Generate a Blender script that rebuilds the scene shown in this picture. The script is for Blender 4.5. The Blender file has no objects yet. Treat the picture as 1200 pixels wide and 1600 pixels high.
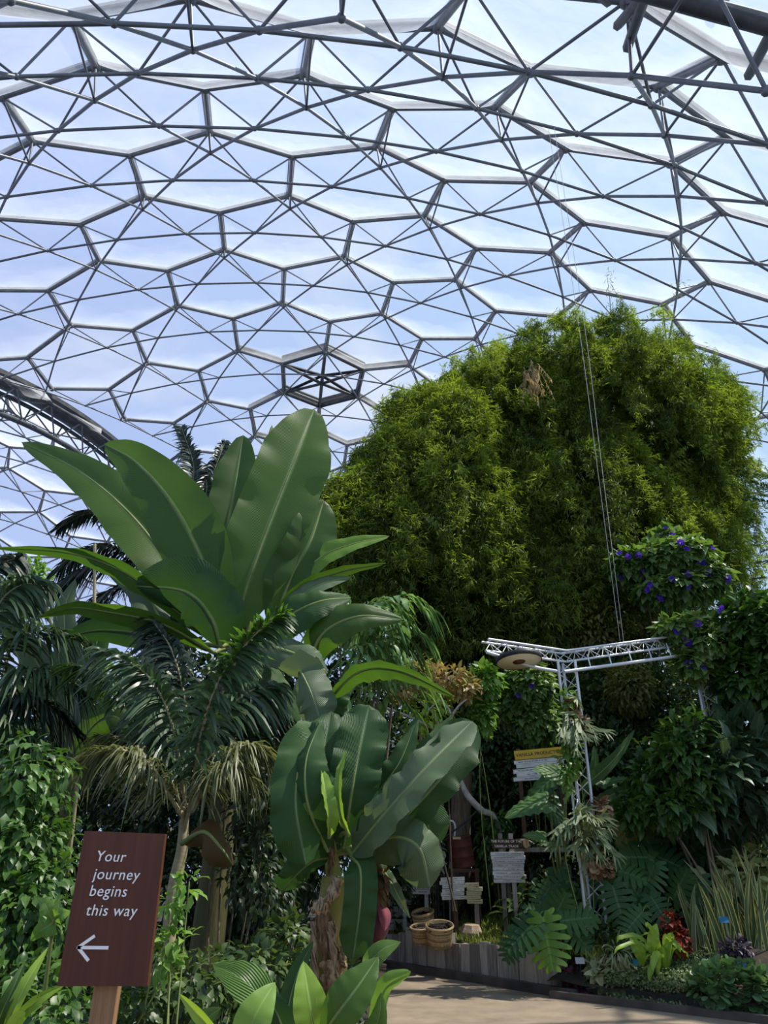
import bpy, math, random
import numpy as np
from mathutils import Vector, Matrix
rng = np.random.default_rng(7)
random.seed(7)
SC = bpy.context.scene
COL = SC.collection

# ---------------------------------------------------------------- camera, sky, sun, exposure
PITCH = math.radians(26.3)
FPX = 1109.0
CAM = np.array([0.0, 0.0, 1.6])
cam_d = bpy.data.cameras.new('camera')
cam = bpy.data.objects.new('camera', cam_d)
COL.objects.link(cam)
cam.location = CAM
cam.rotation_euler = (math.pi / 2 + PITCH, 0, 0)
cam_d.sensor_fit = 'VERTICAL'
cam_d.sensor_height = 36
cam_d.lens = FPX / 1600 * 36
cam_d.clip_end = 500
SC.camera = cam

w = bpy.data.worlds.new('sky')
SC.world = w
w.use_nodes = True
nt = w.node_tree
nt.nodes.clear()
def N(nt, t, **k):
    n = nt.nodes.new(t)
    for a, b in k.items():
        if a in n.inputs: n.inputs[a].default_value = b
        else: setattr(n, a, b)
    return n
wo = N(nt, 'ShaderNodeOutputWorld')
bg = N(nt, 'ShaderNodeBackground')
tc = N(nt, 'ShaderNodeTexCoord')
mp = N(nt, 'ShaderNodeMapping')
mp.inputs['Scale'].default_value = (1.0, 1.0, 2.2)
mp.inputs['Rotation'].default_value = (0.2, 0.1, 0.5)
no = N(nt, 'ShaderNodeTexNoise', Scale=2.3, Detail=7.0, Roughness=0.58, Distortion=0.5)
rp = N(nt, 'ShaderNodeValToRGB')
rp.color_ramp.elements[0].position = 0.50; rp.color_ramp.elements[0].color = (0.0, 0.0, 0.0, 1)
rp.color_ramp.elements[1].position = 0.80; rp.color_ramp.elements[1].color = (1, 1, 1, 1)
sep = N(nt, 'ShaderNodeSeparateXYZ')
r2 = N(nt, 'ShaderNodeValToRGB')          # left to right: lavender blue to pale cyan
r2.color_ramp.elements[0].position = 0.30; r2.color_ramp.elements[0].color = (0.44, 0.56, 0.90, 1)
r2.color_ramp.elements[1].position = 0.68; r2.color_ramp.elements[1].color = (0.46, 0.66, 0.94, 1)
ma = N(nt, 'ShaderNodeMath', operation='MULTIPLY_ADD')
ma.inputs[1].default_value = 0.5; ma.inputs[2].default_value = 0.5
mx = N(nt, 'ShaderNodeMixRGB')
mx.inputs[2].default_value = (0.82, 0.87, 0.96, 1)
L = nt.links.new
L(tc.outputs['Generated'], mp.inputs[0]); L(mp.outputs[0], no.inputs['Vector']); L(no.outputs[0], rp.inputs[0])
L(tc.outputs['Generated'], sep.inputs[0]); L(sep.outputs['X'], ma.inputs[0]); L(ma.outputs[0], r2.inputs[0])
L(r2.outputs[0], mx.inputs[1]); L(rp.outputs[0], mx.inputs[0]); L(mx.outputs[0], bg.inputs[0])
bg.inputs[1].default_value = 1.0
L(bg.outputs[0], wo.inputs[0])

sun_d = bpy.data.lights.new('sun', 'SUN')
sun = bpy.data.objects.new('sun', sun_d)
COL.objects.link(sun)
SUN_AZ, SUN_EL = math.radians(86), math.radians(60)
sd = Vector((math.sin(SUN_AZ) * math.cos(SUN_EL), math.cos(SUN_AZ) * math.cos(SUN_EL), math.sin(SUN_EL)))
sun.rotation_euler = sd.to_track_quat('Z', 'Y').to_euler()
sun_d.energy = 6.2
sun_d.color = (1.0, 0.94, 0.84)
sun_d.angle = math.radians(0.6)
SC.view_settings.view_transform = 'Standard'
SC.view_settings.look = 'None'
SC.view_settings.exposure = 0.0
SC.view_settings.gamma = 1.0
SC.view_settings.use_curve_mapping = False
SC.cycles.transparent_max_bounces = 24
SC.cycles.max_bounces = 6

# ---------------------------------------------------------------- photograph pixel -> place
FWD = np.array([0, math.cos(PITCH), math.sin(PITCH)])
UPV = np.array([0, -math.sin(PITCH), math.cos(PITCH)])
def ray(px, py):
    return np.array([(px - 600) / FPX, 0, 0]) + FWD + UPV * (800 - py) / FPX
def at(px, py, Y):
    d = ray(px, py)
    return CAM + d * (Y / d[1])
def gp(px, py, z=0.0):
    d = ray(px, py)
    return CAM + d * ((z - CAM[2]) / d[2])
def ppx(px, py, Y):                       # metres per photograph pixel there
    return float((at(px, py, Y) - CAM) @ FWD) / FPX
def proj(P):
    q = np.asarray(P) - CAM
    z = q @ FWD
    return 600 + FPX * q[..., 0] / z, 800 - FPX * (q @ UPV) / z, z
def nrm(v):
    v = np.asarray(v, float)
    return v / np.maximum(np.linalg.norm(v, axis=-1, keepdims=True), 1e-9)

# ---------------------------------------------------------------- objects
ORG = {}
def tag(o, label=None, cat=None, group=None, kind=None):
    if label: o['label'] = label
    if cat: o['category'] = cat
    if group: o['group'] = group
    if kind: o['kind'] = kind
    return o
def thing(name, label, cat, loc, group=None, kind=None):
    o = bpy.data.objects.new(name, None)
    COL.objects.link(o)
    o.location = loc
    o.empty_display_size = 0.1
    ORG[o] = np.array(loc, float)
    return tag(o, label, cat, group, kind)

class MB:
    def __init__(s):
        s.v = []; s.uv = []; s.rn = []; s.f = []; s.mi = []; s.n = 0
    def add(s, v, f, uv=None, rnd=None, mat=0):
        v = np.asarray(v, float).reshape(-1, 3)
        k = len(v)
        s.v.append(v)
        s.uv.append(np.zeros((k, 2)) if uv is None else np.asarray(uv, float).reshape(-1, 2))
        if rnd is None: rnd = rng.random()
        s.rn.append(np.broadcast_to(np.asarray(rnd, float), (k,)))
        f = np.asarray(f, int)
        s.f.append(f + s.n)
        s.mi.append(np.full(len(f), mat) if np.isscalar(mat) else np.asarray(mat))
        s.n += k
        return s
    def build(s, name, mats, parent=None, smooth=True, label=None, kind=None):
        v = np.concatenate(s.v)
        if parent is not None: v = v - ORG[parent]
        me = bpy.data.meshes.new(name)
        cnt = np.concatenate([np.full(len(f), f.shape[1]) for f in s.f])
        li = np.concatenate([f.ravel() for f in s.f])
        me.vertices.add(len(v)); me.vertices.foreach_set('co', v.ravel())
        me.loops.add(len(li)); me.loops.foreach_set('vertex_index', li.astype(np.int32))
        st = np.concatenate([[0], np.cumsum(cnt)[:-1]])
        me.polygons.add(len(cnt)); me.polygons.foreach_set('loop_start', st.astype(np.int32))
        me.polygons.foreach_set('material_index', np.concatenate(s.mi).astype(np.int32))
        me.polygons.foreach_set('use_smooth', np.full(len(cnt), smooth))
        uvl = me.uv_layers.new(name='UVMap')
        uvl.data.foreach_set('uv', np.concatenate(s.uv)[li].astype(np.float32).ravel())
        a = me.attributes.new('rnd', 'FLOAT', 'POINT')
        a.data.foreach_set('value', np.concatenate(s.rn).astype(np.float32))
        me.update(calc_edges=True)
        me.validate()
        for m in (mats if isinstance(mats, (list, tuple)) else [mats]): me.materials.append(m)
        o = bpy.data.objects.new(name, me)
        COL.objects.link(o)
        if parent is not None:
            o.parent = parent
            ORG[o] = ORG[parent]
        else: ORG[o] = np.zeros(3)
        return tag(o, label, None, None, kind)

# ---------------------------------------------------------------- shapes
def tube(mb, pts, r, n=8, mat=0, rnd=None, cap=True):
    pts = np.asarray(pts, float)
    k = len(pts)
    r = np.broadcast_to(np.asarray(r, float), (k,))
    t = nrm(np.gradient(pts, axis=0))
    ref = np.array([0.31, 0.2, 0.93]) if abs(t[0][2]) < 0.9 else np.array([1.0, 0.1, 0])
    a = nrm(np.cross(t, ref)); b = np.cross(t, a)
    an = np.arange(n) * 2 * math.pi / n
    v = pts[:, None] + r[:, None, None] * (np.cos(an)[None, :, None] * a[:, None] + np.sin(an)[None, :, None] * b[:, None])
    i = np.arange(k - 1)[:, None] * n; j = np.arange(n)[None]; j2 = (j + 1) % n
    f = np.stack([i + j, i + j2, i + n + j2, i + n + j], -1).reshape(-1, 4)
    s = np.concatenate([[0], np.cumsum(np.linalg.norm(np.diff(pts, axis=0), axis=1))])
    uv = np.stack(np.broadcast_arrays(an[None] / 6.283, s[:, None]), -1)
    mb.add(v, f, uv, rnd, mat)
    if cap and n >= 3:
        for e in (0, k - 1):
            c = np.concatenate([v[e], pts[e:e + 1]])
            jj = np.arange(n); fl = np.stack([jj, (jj + 1) % n, np.full(n, n)], -1)
            mb.add(c, fl if e else fl[:, ::-1], None, rnd, mat)
    return mb
def box(mb, c, sx, sy, sz, X=(1, 0, 0), Z=(0, 0, 1), mat=0, rnd=None, jitter=0.0):
    X = nrm(X); Z = nrm(np.asarray(Z, float) - X * np.dot(Z, X)); Y = np.cross(Z, X)
    q = np.array([[-1, -1, -1], [1, -1, -1], [1, 1, -1], [-1, 1, -1], [-1, -1, 1], [1, -1, 1], [1, 1, 1], [-1, 1, 1]]) * 0.5
    q = q * [sx, sy, sz] + (rng.random((8, 3)) - .5) * jitter
    v = np.asarray(c) + q[:, :1] * X + q[:, 1:2] * Y + q[:, 2:] * Z
    f = [[0, 3, 2, 1], [4, 5, 6, 7], [0, 1, 5, 4], [1, 2, 6, 5], [2, 3, 7, 6], [3, 0, 4, 7]]
    vv = v[np.array(f).ravel()]                 # split corners: crisp edges
    uv = np.tile([[0, 0], [1, 0], [1, 1], [0, 1]], (6, 1))
    mb.add(vv, np.arange(24).reshape(6, 4), uv, rnd, mat)
    return mb
def lathe(mb, c, prof, axis=(0, 0, 1), n=24, mat=0, rnd=None):
    ax = nrm(axis)
    a = nrm(np.cross(ax, [0.3, 1, 0.1])); b = np.cross(ax, a)
    prof = np.asarray(prof, float)
    an = np.arange(n) * 2 * math.pi / n
    v = np.asarray(c) + prof[:, 0, None, None] * (np.cos(an)[None, :, None] * a + np.sin(an)[None, :, None] * b) + prof[:, 1, None, None] * ax
    k = len(prof)
    i = np.arange(k - 1)[:, None] * n; j = np.arange(n)[None]; j2 = (j + 1) % n
    f = np.stack([i + j, i + j2, i + n + j2, i + n + j], -1).reshape(-1, 4)
    uv = np.stack(np.broadcast_arrays(an[None] / 6.283, np.arange(k)[:, None] / k), -1)
    mb.add(v, f, uv, rnd, mat)
    return mb
def smooth_path(p, k):
    """Catmull-Rom through the points, k samples."""
    p = np.asarray(p, float)
    if len(p) == 2: return p[0] + (p[1] - p[0]) * np.linspace(0, 1, k)[:, None]
    q = np.concatenate([[2 * p[0] - p[1]], p, [2 * p[-1] - p[-2]]])
    u = np.linspace(0, len(p) - 1 - 1e-6, k); i = u.astype(int); t = (u - i)[:, None]
    a, b, c, d = q[i], q[i + 1], q[i + 2], q[i + 3]
    return 0.5 * (2 * b + (c - a) * t + (2 * a - 5 * b + 4 * c - d) * t**2 + (3 * b - a - 3 * c + d) * t**3)
PROF = {
    'banana': lambda t: np.clip(np.minimum(1, (t / 0.30)**0.55) * np.clip((1 - t) / 0.58, 0, 1)**0.62, 0.0, 1),
    'blunt': lambda t: np.clip(np.minimum(1, (t / 0.24)**0.55) * np.clip((1 - t) / 0.30, 0, 1)**0.55, 0.0, 1),
    'wide': lambda t: np.clip(np.minimum(1, (t / 0.16)**0.6) * np.clip((1 - t) / 0.16, 0, 1)**0.5, 0.0, 1),
    'oval': lambda t: np.sin(np.pi * np.clip(t, 0, 1)**0.85)**0.8,
    'heart': lambda t: np.clip((t / 0.10 + .25), 0, 1)**0.7 * np.clip(1 - t, 0, 1)**0.62,
    'strap': lambda t: np.minimum(1, 0.5 + t * 3) * np.clip((1 - t) / 0.4, 0, 1)**0.7,
}
def leaf_blade(mb, path, hw, prof='banana', roll=0.0, fold=12.0, ripple=0.04, waves=5, curl=0.0, ns=26, nl=5, asym=0.0, sweep=0.0, face=None, ph=None, rnd=None, tear=0.0):
    """A broad leaf along a midrib path (m). roll turns it about the midrib away from facing the walkway."""
    P = smooth_path(path, ns)
    t = np.linspace(0, 1, ns)
    T = nrm(np.gradient(P, axis=0))
    fc = nrm(CAM - P.mean(0)) if face is None else nrm(face)
    lat = nrm(np.cross(T, np.broadcast_to(fc, T.shape)))
    nn = np.cross(lat, T)
    ra = math.radians(roll)
    lat, nn = lat * math.cos(ra) + nn * math.sin(ra), nn * math.cos(ra) - lat * math.sin(ra)
    wv = PROF[prof](t) * hw
    u = np.linspace(-1, 1, 2 * nl + 1)
    ph = rng.random() * 6.28 if ph is None else ph
    U, TT = np.meshgrid(u, t)
    sgn = np.sign(U); au = np.abs(U)
    W = wv[:, None] * (1 + asym * sgn)
    fo = math.radians(fold)
    rip = ripple * hw / 0.3 * au**1.6 * (np.sin(6.283 * waves * TT + ph + sgn * 1.3) + 0.5 * np.sin(6.283 * waves * 2.3 * TT + 2 * ph - sgn))
    rip = rip * (wv[:, None] / hw)
    edge = curl * au**2.2 * W
    V = P[:, None] + lat[:, None] * (U * W * math.cos(fo))[..., None] + nn[:, None] * (au * W * math.sin(fo) + rip - edge)[..., None]
    V = V - T[:, None] * (sweep * au**1.5 * W * (1 - TT)**3)[..., None] + T[:, None] * (0.18 * au * W * (sweep == 0))[..., None]
    m = 2 * nl + 1
    i = np.arange(ns - 1)[:, None] * m; j = np.arange(m - 1)[None]
    f = np.stack([i + j, i + j + 1, i + m + j + 1, i + m + j], -1).reshape(-1, 4)
    ln = np.linalg.norm(np.diff(P, axis=0), axis=1).sum()
    uv = np.stack([U * .5 + .5, TT * ln], -1)
    mb.add(V, f, uv, rnd)
    return P, wv
def quadstrip(mb, P, lat, wv, mat=0, rnd=None, col=None):
    k = len(P)
    V = np.stack([P - lat * wv[:, None], P + lat * wv[:, None]], 1)
    i = np.arange(k - 1) * 2
    f = np.stack([i, i + 1, i + 3, i + 2], -1)
    uv = np.stack([np.broadcast_to([0, 1.], (k, 2)), np.broadcast_to(np.linspace(0, 1, k)[:, None], (k, 2))], -1)
    mb.add(V, f, uv, rnd, mat)

# leaf templates: x along, y across, z up; (verts, tris)
T_BLADE = (np.array([[0, 0, 0], [.35, -.5, .04], [1, 0, -.16], [.35, .5, .04]]), np.array([[0, 1, 2], [0, 2, 3]]))
T_LEAF = (np.array([[0, 0, 0], [.38, -.5, .07], [.42, 0, .02], [.38, .5, .07], [.75, -.3, .02], [.78, 0, -.05], [.75, .3, .02], [1, 0, -.18]]),
          np.array([[0, 1, 2], [0, 2, 3], [1, 4, 5], [1, 5, 2], [2, 5, 6], [2, 6, 3], [4, 7, 5], [5, 7, 6]]))
T_ROUND = (np.array([[0, 0, 0], [.1, -.4, .06], [.5, -.52, .1], [.9, -.34, .06], [1, 0, .0], [.9, .34, .06], [.5, .52, .1], [.1, .4, .06], [.45, 0, .0]]),
           np.array([[0, 1, 8], [1, 2, 8], [2, 3, 8], [3, 4, 8], [4, 5, 8], [5, 6, 8], [6, 7, 8], [7, 0, 8]]))
T_HEART = (np.array([[0, 0, 0], [-.16, -.32, .06], [.2, -.52, .08], [.65, -.28, .0], [1, 0, -.14], [.65, .28, .0], [.2, .52, .08], [-.16, .32, .06], [.4, 0, -.02]]),
           np.array([[0, 1, 8], [1, 2, 8], [2, 3, 8], [3, 4, 8], [4, 5, 8], [5, 6, 8], [6, 7, 8], [7, 0, 8]]))
_m = [[0, 0, 0]] + [[a, b, c] for a, b, c in [(.3, -.16, .03), (.55, -.1, 0), (1, 0, -.2), (.55, .1, 0), (.3, .16, .03)]]
def scatter(mb, pos, dr, up, Ls, Ws, tpl=T_LEAF, rnd=None, mat=0):
    V, F = tpl
    n = len(pos)
    X = nrm(dr); Y = nrm(np.cross(up, X)); Z = np.cross(X, Y)
    Ls = np.broadcast_to(Ls, (n,)); Ws = np.broadcast_to(Ws, (n,))
    v = pos[:, None] + X[:, None] * (V[None, :, :1] * Ls[:, None, None]) + Y[:, None] * (V[None, :, 1:2] * Ws[:, None, None]) + Z[:, None] * (V[None, :, 2:] * Ls[:, None, None])
    f = (F[None] + np.arange(n)[:, None, None] * len(V)).reshape(-1, F.shape[1])
    uv = np.broadcast_to(np.stack([V[:, 1] + .5, V[:, 0]], -1), (n, len(V), 2))
    r = rng.random(n) if rnd is None else np.broadcast_to(rnd, (n,))
    mb.add(v.reshape(-1, 3), f, uv.reshape(-1, 2), np.repeat(r, len(V)), mat)
def rdir(n):
    return nrm(rng.normal(size=(n, 3)))
def blob_leaves(mb, c, rad, n, Lf, Wf, tpl=T_LEAF, droop=.5, inner=.55, out=1.0, rough=.8, mat=0, toward=.35, rnd=None, lump=0.25):
    """Leaves over and inside an ellipsoid crown."""
    d = rdir(n)
    k = int(n * toward)                          # the side the walkway sees carries more of them
    d[:k] = nrm(d[:k] + nrm(CAM - np.asarray(c)) * 0.9)
    lumps = rdir(14); lw = rng.random(14)
    bump = 1 + lump * (np.max((d @ lumps.T) * (0.6 + 0.4 * lw), axis=1) - .75)
    rr = (inner + (1 - inner) * rng.random(n)**0.6) * bump
    pos = np.asarray(c) + d * rr[:, None] * np.asarray(rad)
    dr = nrm(d * out + rdir(n) * rough + [0, 0, -droop])
    up = nrm(d * .6 + [0, 0, .9] + rdir(n) * .45)
    s = 0.65 + 0.6 * rng.random(n)
    scatter(mb, pos, dr, up, Lf * s, Wf * s, tpl, rnd=rnd, mat=mat)

def frond(leaf_mb, stem_mb, path, nleaf, Ll, Wl, droop=.5, plume=0.0, r0=.02, spread=.9, start=.12, st=4, tip=.45, face=None, base_r=None, irregular=.15):
    """A feather palm frond: rachis and leaflets."""
    P = smooth_path(path, 30)
    tube(stem_mb, P, np.linspace(r0, r0 * .3, 30), 6)
    T = nrm(np.gradient(P, axis=0))
    t = np.linspace(start, 1, nleaf)
    up0 = np.array([0, 0, 1.0]) if face is None else nrm(face)
    i = t * 29; i0 = np.minimum(i.astype(int), 28); fr = (i - i0)[:, None]
    B = P[i0] * (1 - fr) + P[i0 + 1] * fr
    TT = T[i0]
    side = nrm(np.cross(TT, np.broadcast_to(up0, TT.shape))); up = np.cross(side, TT)
    env = np.minimum(1, .45 + t * 2.2) * (tip + (1 - tip) * np.clip((1 - t) / .55, 0, 1)**.6)
    for sg in (-1, 1):
        n = nleaf
        pl = plume * (rng.random(n) * 2 - 1) * 1.4
        fw = .35 + .75 * t + irregular * rng.normal(size=n)
        d = nrm(side * sg * (spread * np.cos(pl))[:, None] + up * (np.sin(pl) + .25)[:, None] + TT * fw[:, None] + rdir(n) * irregular)
        Ln = Ll * env * (1 + irregular * rng.normal(size=n))
        s = np.linspace(0, 1, st + 1)
        g = np.array([0, 0, -1.0])
        dd = d[:, None] * s[None, :, None] + g * (droop * s**2)[None, :, None]
        Q = B[:, None] + dd * Ln[:, None, None]
        tg = nrm(np.gradient(Q, axis=1))
        la = nrm(np.cross(tg, up[:, None] + 0.4 * TT[:, None] + 0.3 * rdir(n)[:, None]))
        wv = Wl * np.array([.5, 1, .95, .7, .05] if st == 4 else np.interp(s, [0, .3, .7, 1], [.5, 1, .8, .05]))
        V = np.stack([Q - la * wv[None, :, None], Q + la * wv[None, :, None]], 2)      # n, st+1, 2, 3
        m = (st + 1) * 2
        a = np.arange(st) * 2
        f = (np.stack([a, a + 1, a + 3, a + 2], -1)[None] + np.arange(n)[:, None, None] * m).reshape(-1, 4)
        uv = np.stack(np.broadcast_arrays(np.array([0., 1.])[None, None], s[None, :, None] + 0 * Ln[:, None, None]), -1)
        leaf_mb.add(V.reshape(-1, 3), f, uv.reshape(-1, 2), np.repeat(rng.random(n), m))

def monstera_leaf(mb, c, dirv, nv, size, lobes=7, droop=.25, rnd=None):
    """Split leaf: plate along the midrib, fingers to the margin."""
    X = nrm(dirv); Z = nrm(np.asarray(nv) - X * np.dot(nv, X)); Y = np.cross(Z, X)
    rnd = rng.random() if rnd is None else rnd
    te = np.linspace(-.18, 1, lobes + 1)
    for sg in (-1, 1):
        for k in range(lobes):
            t0, t1 = te[k], te[k + 1]
            tm = .5 * (t0 + t1)
            half = .52 * np.clip(np.sin(math.pi * np.clip((tm + .3) / 1.32, 0, 1)), .05, 1)**.75
            ang = .55 - .75 * (1 - k / (lobes - 1))**1.3      # forward sweep of the finger
            st = np.array([0, .35, .6, .85, 1.0]); wf = np.array([1.06, 1.06, .86, .76, .34])
            vs = []
            for s, wd in zip(st, wf):
                xm = np.clip(tm, 0.0, 1) * (1 - s) + tm * s + math.sin(ang) * half * s
                if s == 0: lo, hi = max(t0, 0), max(t1, .03)
                else: lo, hi = xm - .5 * (t1 - t0) * wd, xm + .5 * (t1 - t0) * wd
                z = .10 * s - droop * s**2 * .5 - droop * .55 * max(xm, 0)**2
                for xx in (lo, hi):
                    vs.append(np.asarray(c) + size * (X * xx + Y * sg * half * s + Z * z))
            i = np.arange(4) * 2
            f = np.stack([i, i + 1, i + 3, i + 2], -1)
            uv = np.stack([np.repeat(.5 + sg * st * .5, 2), np.tile([0., 1.], 5)], -1)
            mb.add(np.array(vs), f, uv, rnd)

# ---------------------------------------------------------------- materials
def mat_new(name):
    m = bpy.data.materials.new(name); m.use_nodes = True
    t = m.node_tree; t.nodes.clear()
    return m, t, N(t, 'ShaderNodeOutputMaterial')
def c4(c): return (c[0], c[1], c[2], 1)
def leafmat(name, a, b, trans=.35, rough=.42, rib=0.0, vein=.25, margin=None, spec=.4, mott=.25, tcol=None, ribbump=.25):
    m, t, o = mat_new(name); lk = t.links.new
    at_ = N(t, 'ShaderNodeAttribute', attribute_name='rnd')
    tc = N(t, 'ShaderNodeTexCoord')
    no = N(t, 'ShaderNodeTexNoise', Scale=3.0, Detail=3.0)
    lk(tc.outputs['Object'], no.inputs['Vector'])
    ad = N(t, 'ShaderNodeMath', operation='MULTIPLY_ADD'); ad.inputs[1].default_value = mott * 2; 
    su = N(t, 'ShaderNodeMath', operation='SUBTRACT'); su.inputs[1].default_value = mott
    lk(no.outputs[0], ad.inputs[0]); lk(at_.outputs['Fac'], su.inputs[0]); lk(su.outputs[0], ad.inputs[2]); ad.use_clamp = True
    mx = N(t, 'ShaderNodeMixRGB'); mx.inputs[1].default_value = c4(a); mx.inputs[2].default_value = c4(b)
    lk(ad.outputs[0], mx.inputs[0])
    col = mx.outputs[0]
    uv = N(t, 'ShaderNodeUVMap', uv_map='UVMap'); sp = N(t, 'ShaderNodeSeparateXYZ'); lk(uv.outputs[0], sp.inputs[0])
    d = N(t, 'ShaderNodeMath', operation='SUBTRACT'); d.inputs[1].default_value = .5; lk(sp.outputs['X'], d.inputs[0])
    ab = N(t, 'ShaderNodeMath', operation='ABSOLUTE'); lk(d.outputs[0], ab.inputs[0])
    if vein:
        v = N(t, 'ShaderNodeMapRange'); v.inputs['From Min'].default_value = .015; v.inputs['From Max'].default_value = .04
        v.inputs['To Min'].default_value = vein; v.inputs['To Max'].default_value = 0
        lk(ab.outputs[0], v.inputs['Value'])
        m2 = N(t, 'ShaderNodeMixRGB'); m2.inputs[2].default_value = c4([min(1, x * 1.5 + .12) for x in b])
        lk(v.outputs[0], m2.inputs[0]); lk(col, m2.inputs[1]); col = m2.outputs[0]
    if margin:
        v = N(t, 'ShaderNodeMapRange'); v.inputs['From Min'].default_value = margin[1]; v.inputs['From Max'].default_value = margin[1] + .03
        lk(ab.outputs[0], v.inputs['Value'])
        m3 = N(t, 'ShaderNodeMixRGB'); m3.inputs[2].default_value = c4(margin[0])
        lk(v.outputs[0], m3.inputs[0]); lk(col, m3.inputs[1]); col = m3.outputs[0]
    pr = N(t, 'ShaderNodeBsdfPrincipled', Roughness=rough)
    pr.inputs['Specular IOR Level'].default_value = spec
    if rib:
        ph = N(t, 'ShaderNodeMath', operation='MULTIPLY_ADD'); ph.inputs[1].default_value = -.55
        lk(ab.outputs[0], ph.inputs[0]); lk(sp.outputs['Y'], ph.inputs[2])
        mu = N(t, 'ShaderNodeMath', operation='MULTIPLY'); mu.inputs[1].default_value = rib * 6.283; lk(ph.outputs[0], mu.inputs[0])
        sn = N(t, 'ShaderNodeMath', operation='SINE'); lk(mu.outputs[0], sn.inputs[0])
        bp = N(t, 'ShaderNodeBump', Strength=ribbump, Distance=.02); lk(sn.outputs[0], bp.inputs['Height'])
        lk(bp.outputs[0], pr.inputs['Normal'])
    lk(col, pr.inputs['Base Color'])
    tr = N(t, 'ShaderNodeBsdfTranslucent')
    tm = N(t, 'ShaderNodeMixRGB', blend_type='MULTIPLY'); tm.inputs[0].default_value = 1
    tm.inputs[2].default_value = c4(tcol or (1.35, 1.35, .7)); lk(col, tm.inputs[1]); lk(tm.outputs[0], tr.inputs[0])
    ms = N(t, 'ShaderNodeMixShader'); ms.inputs[0].default_value = trans
    lk(pr.outputs[0], ms.inputs[1]); lk(tr.outputs[0], ms.inputs[2]); lk(ms.outputs[0], o.inputs[0])
    return m
def surf(name, a, b, scale=6.0, rough=.7, metal=0.0, stretch=(1, 1, 1), bump=0.0, detail=5.0, bscale=None, spec=.3, rnd=0.0):
    m, t, o = mat_new(name); lk = t.links.new
    tc = N(t, 'ShaderNodeTexCoord'); mp = N(t, 'ShaderNodeMapping'); mp.inputs['Scale'].default_value = stretch
    lk(tc.outputs['Object'], mp.inputs[0])
    no = N(t, 'ShaderNodeTexNoise', Scale=scale, Detail=detail, Roughness=.6); lk(mp.outputs[0], no.inputs['Vector'])
    cr = N(t, 'ShaderNodeValToRGB'); cr.color_ramp.elements[0].position = .3; cr.color_ramp.elements[1].position = .7
    cr.color_ramp.elements[0].color = c4(a); cr.color_ramp.elements[1].color = c4(b)
    fac = no.outputs[0]
    if rnd:
        at_ = N(t, 'ShaderNodeAttribute', attribute_name='rnd')
        q = N(t, 'ShaderNodeMath', operation='MULTIPLY_ADD'); q.inputs[1].default_value = rnd; lk(at_.outputs['Fac'], q.inputs[0])
        s = N(t, 'ShaderNodeMath', operation='SUBTRACT'); s.inputs[1].default_value = rnd / 2; lk(no.outputs[0], s.inputs[0]); lk(s.outputs[0], q.inputs[2]); fac = q.outputs[0]
    lk(fac, cr.inputs[0])
    pr = N(t, 'ShaderNodeBsdfPrincipled', Roughness=rough, Metallic=metal); pr.inputs['Specular IOR Level'].default_value = spec
    lk(cr.outputs[0], pr.inputs['Base Color'])
    if bump:
        n2 = N(t, 'ShaderNodeTexNoise', Scale=bscale or scale * 3, Detail=4.0); lk(mp.outputs[0], n2.inputs['Vector'])
        bp = N(t, 'ShaderNodeBump', Strength=bump, Distance=.02); lk(n2.outputs[0], bp.inputs['Height']); lk(bp.outputs[0], pr.inputs['Normal'])
    lk(pr.outputs[0], o.inputs[0])
    return m
def film_mat():
    m, t, o = mat_new('etfe_film'); lk = t.links.new
    tp = N(t, 'ShaderNodeBsdfTransparent'); tp.inputs[0].default_value = (.97, .98, .99, 1)
    tl = N(t, 'ShaderNodeBsdfTranslucent'); tl.inputs[0].default_value = (1.0, 1.0, 1.0, 1)
    gl = N(t, 'ShaderNodeBsdfGlossy', Roughness=.12); gl.inputs[0].default_value = (.9, .92, .95, 1)
    a = N(t, 'ShaderNodeMixShader'); a.inputs[0].default_value = .04
    lk(tl.outputs[0], a.inputs[1]); lk(gl.outputs[0], a.inputs[2])
    lw = N(t, 'ShaderNodeLayerWeight', Blend=.35)
    tc = N(t, 'ShaderNodeTexCoord'); mp = N(t, 'ShaderNodeMapping'); mp.inputs['Scale'].default_value = (.6, .25, .9)
    lk(tc.outputs['Object'], mp.inputs[0])
    no = N(t, 'ShaderNodeTexNoise', Scale=1.2, Detail=6.0, Roughness=.65, Distortion=2.0); lk(mp.outputs[0], no.inputs['Vector'])
    mr = N(t, 'ShaderNodeMapRange'); mr.inputs['From Min'].default_value = .3; mr.inputs['From Max'].default_value = .8
    mr.inputs['To Min'].default_value = .75; mr.inputs['To Max'].default_value = 1.2; lk(no.outputs[0], mr.inputs['Value'])
    f1 = N(t, 'ShaderNodeMapRange'); f1.inputs['From Min'].default_value = .38; f1.inputs['From Max'].default_value = .95
    f1.inputs['To Min'].default_value = .02; f1.inputs['To Max'].default_value = .5; lk(lw.outputs['Facing'], f1.inputs['Value'])
    mu = N(t, 'ShaderNodeMath', operation='MULTIPLY'); mu.use_clamp = True; lk(f1.outputs[0], mu.inputs[0]); lk(mr.outputs[0], mu.inputs[1])
    b = N(t, 'ShaderNodeMixShader'); lk(mu.outputs[0], b.inputs[0]); lk(tp.outputs[0], b.inputs[1]); lk(a.outputs[0], b.inputs[2])
    lk(b.outputs[0], o.inputs[0])
    return m
M = {}
M['film'] = film_mat()
M['steel'] = surf('galvanised_steel', (.12, .125, .135), (.20, .205, .215), 1.5, .5, .35, bump=.05)
M['steel_dark'] = surf('dark_steel', (.04, .042, .045), (.10, .105, .11), 1.5, .55, .3)
M['alu'] = surf('white_aluminium', (.55, .56, .57), (.72, .72, .72), 3, .4, .3)
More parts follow.
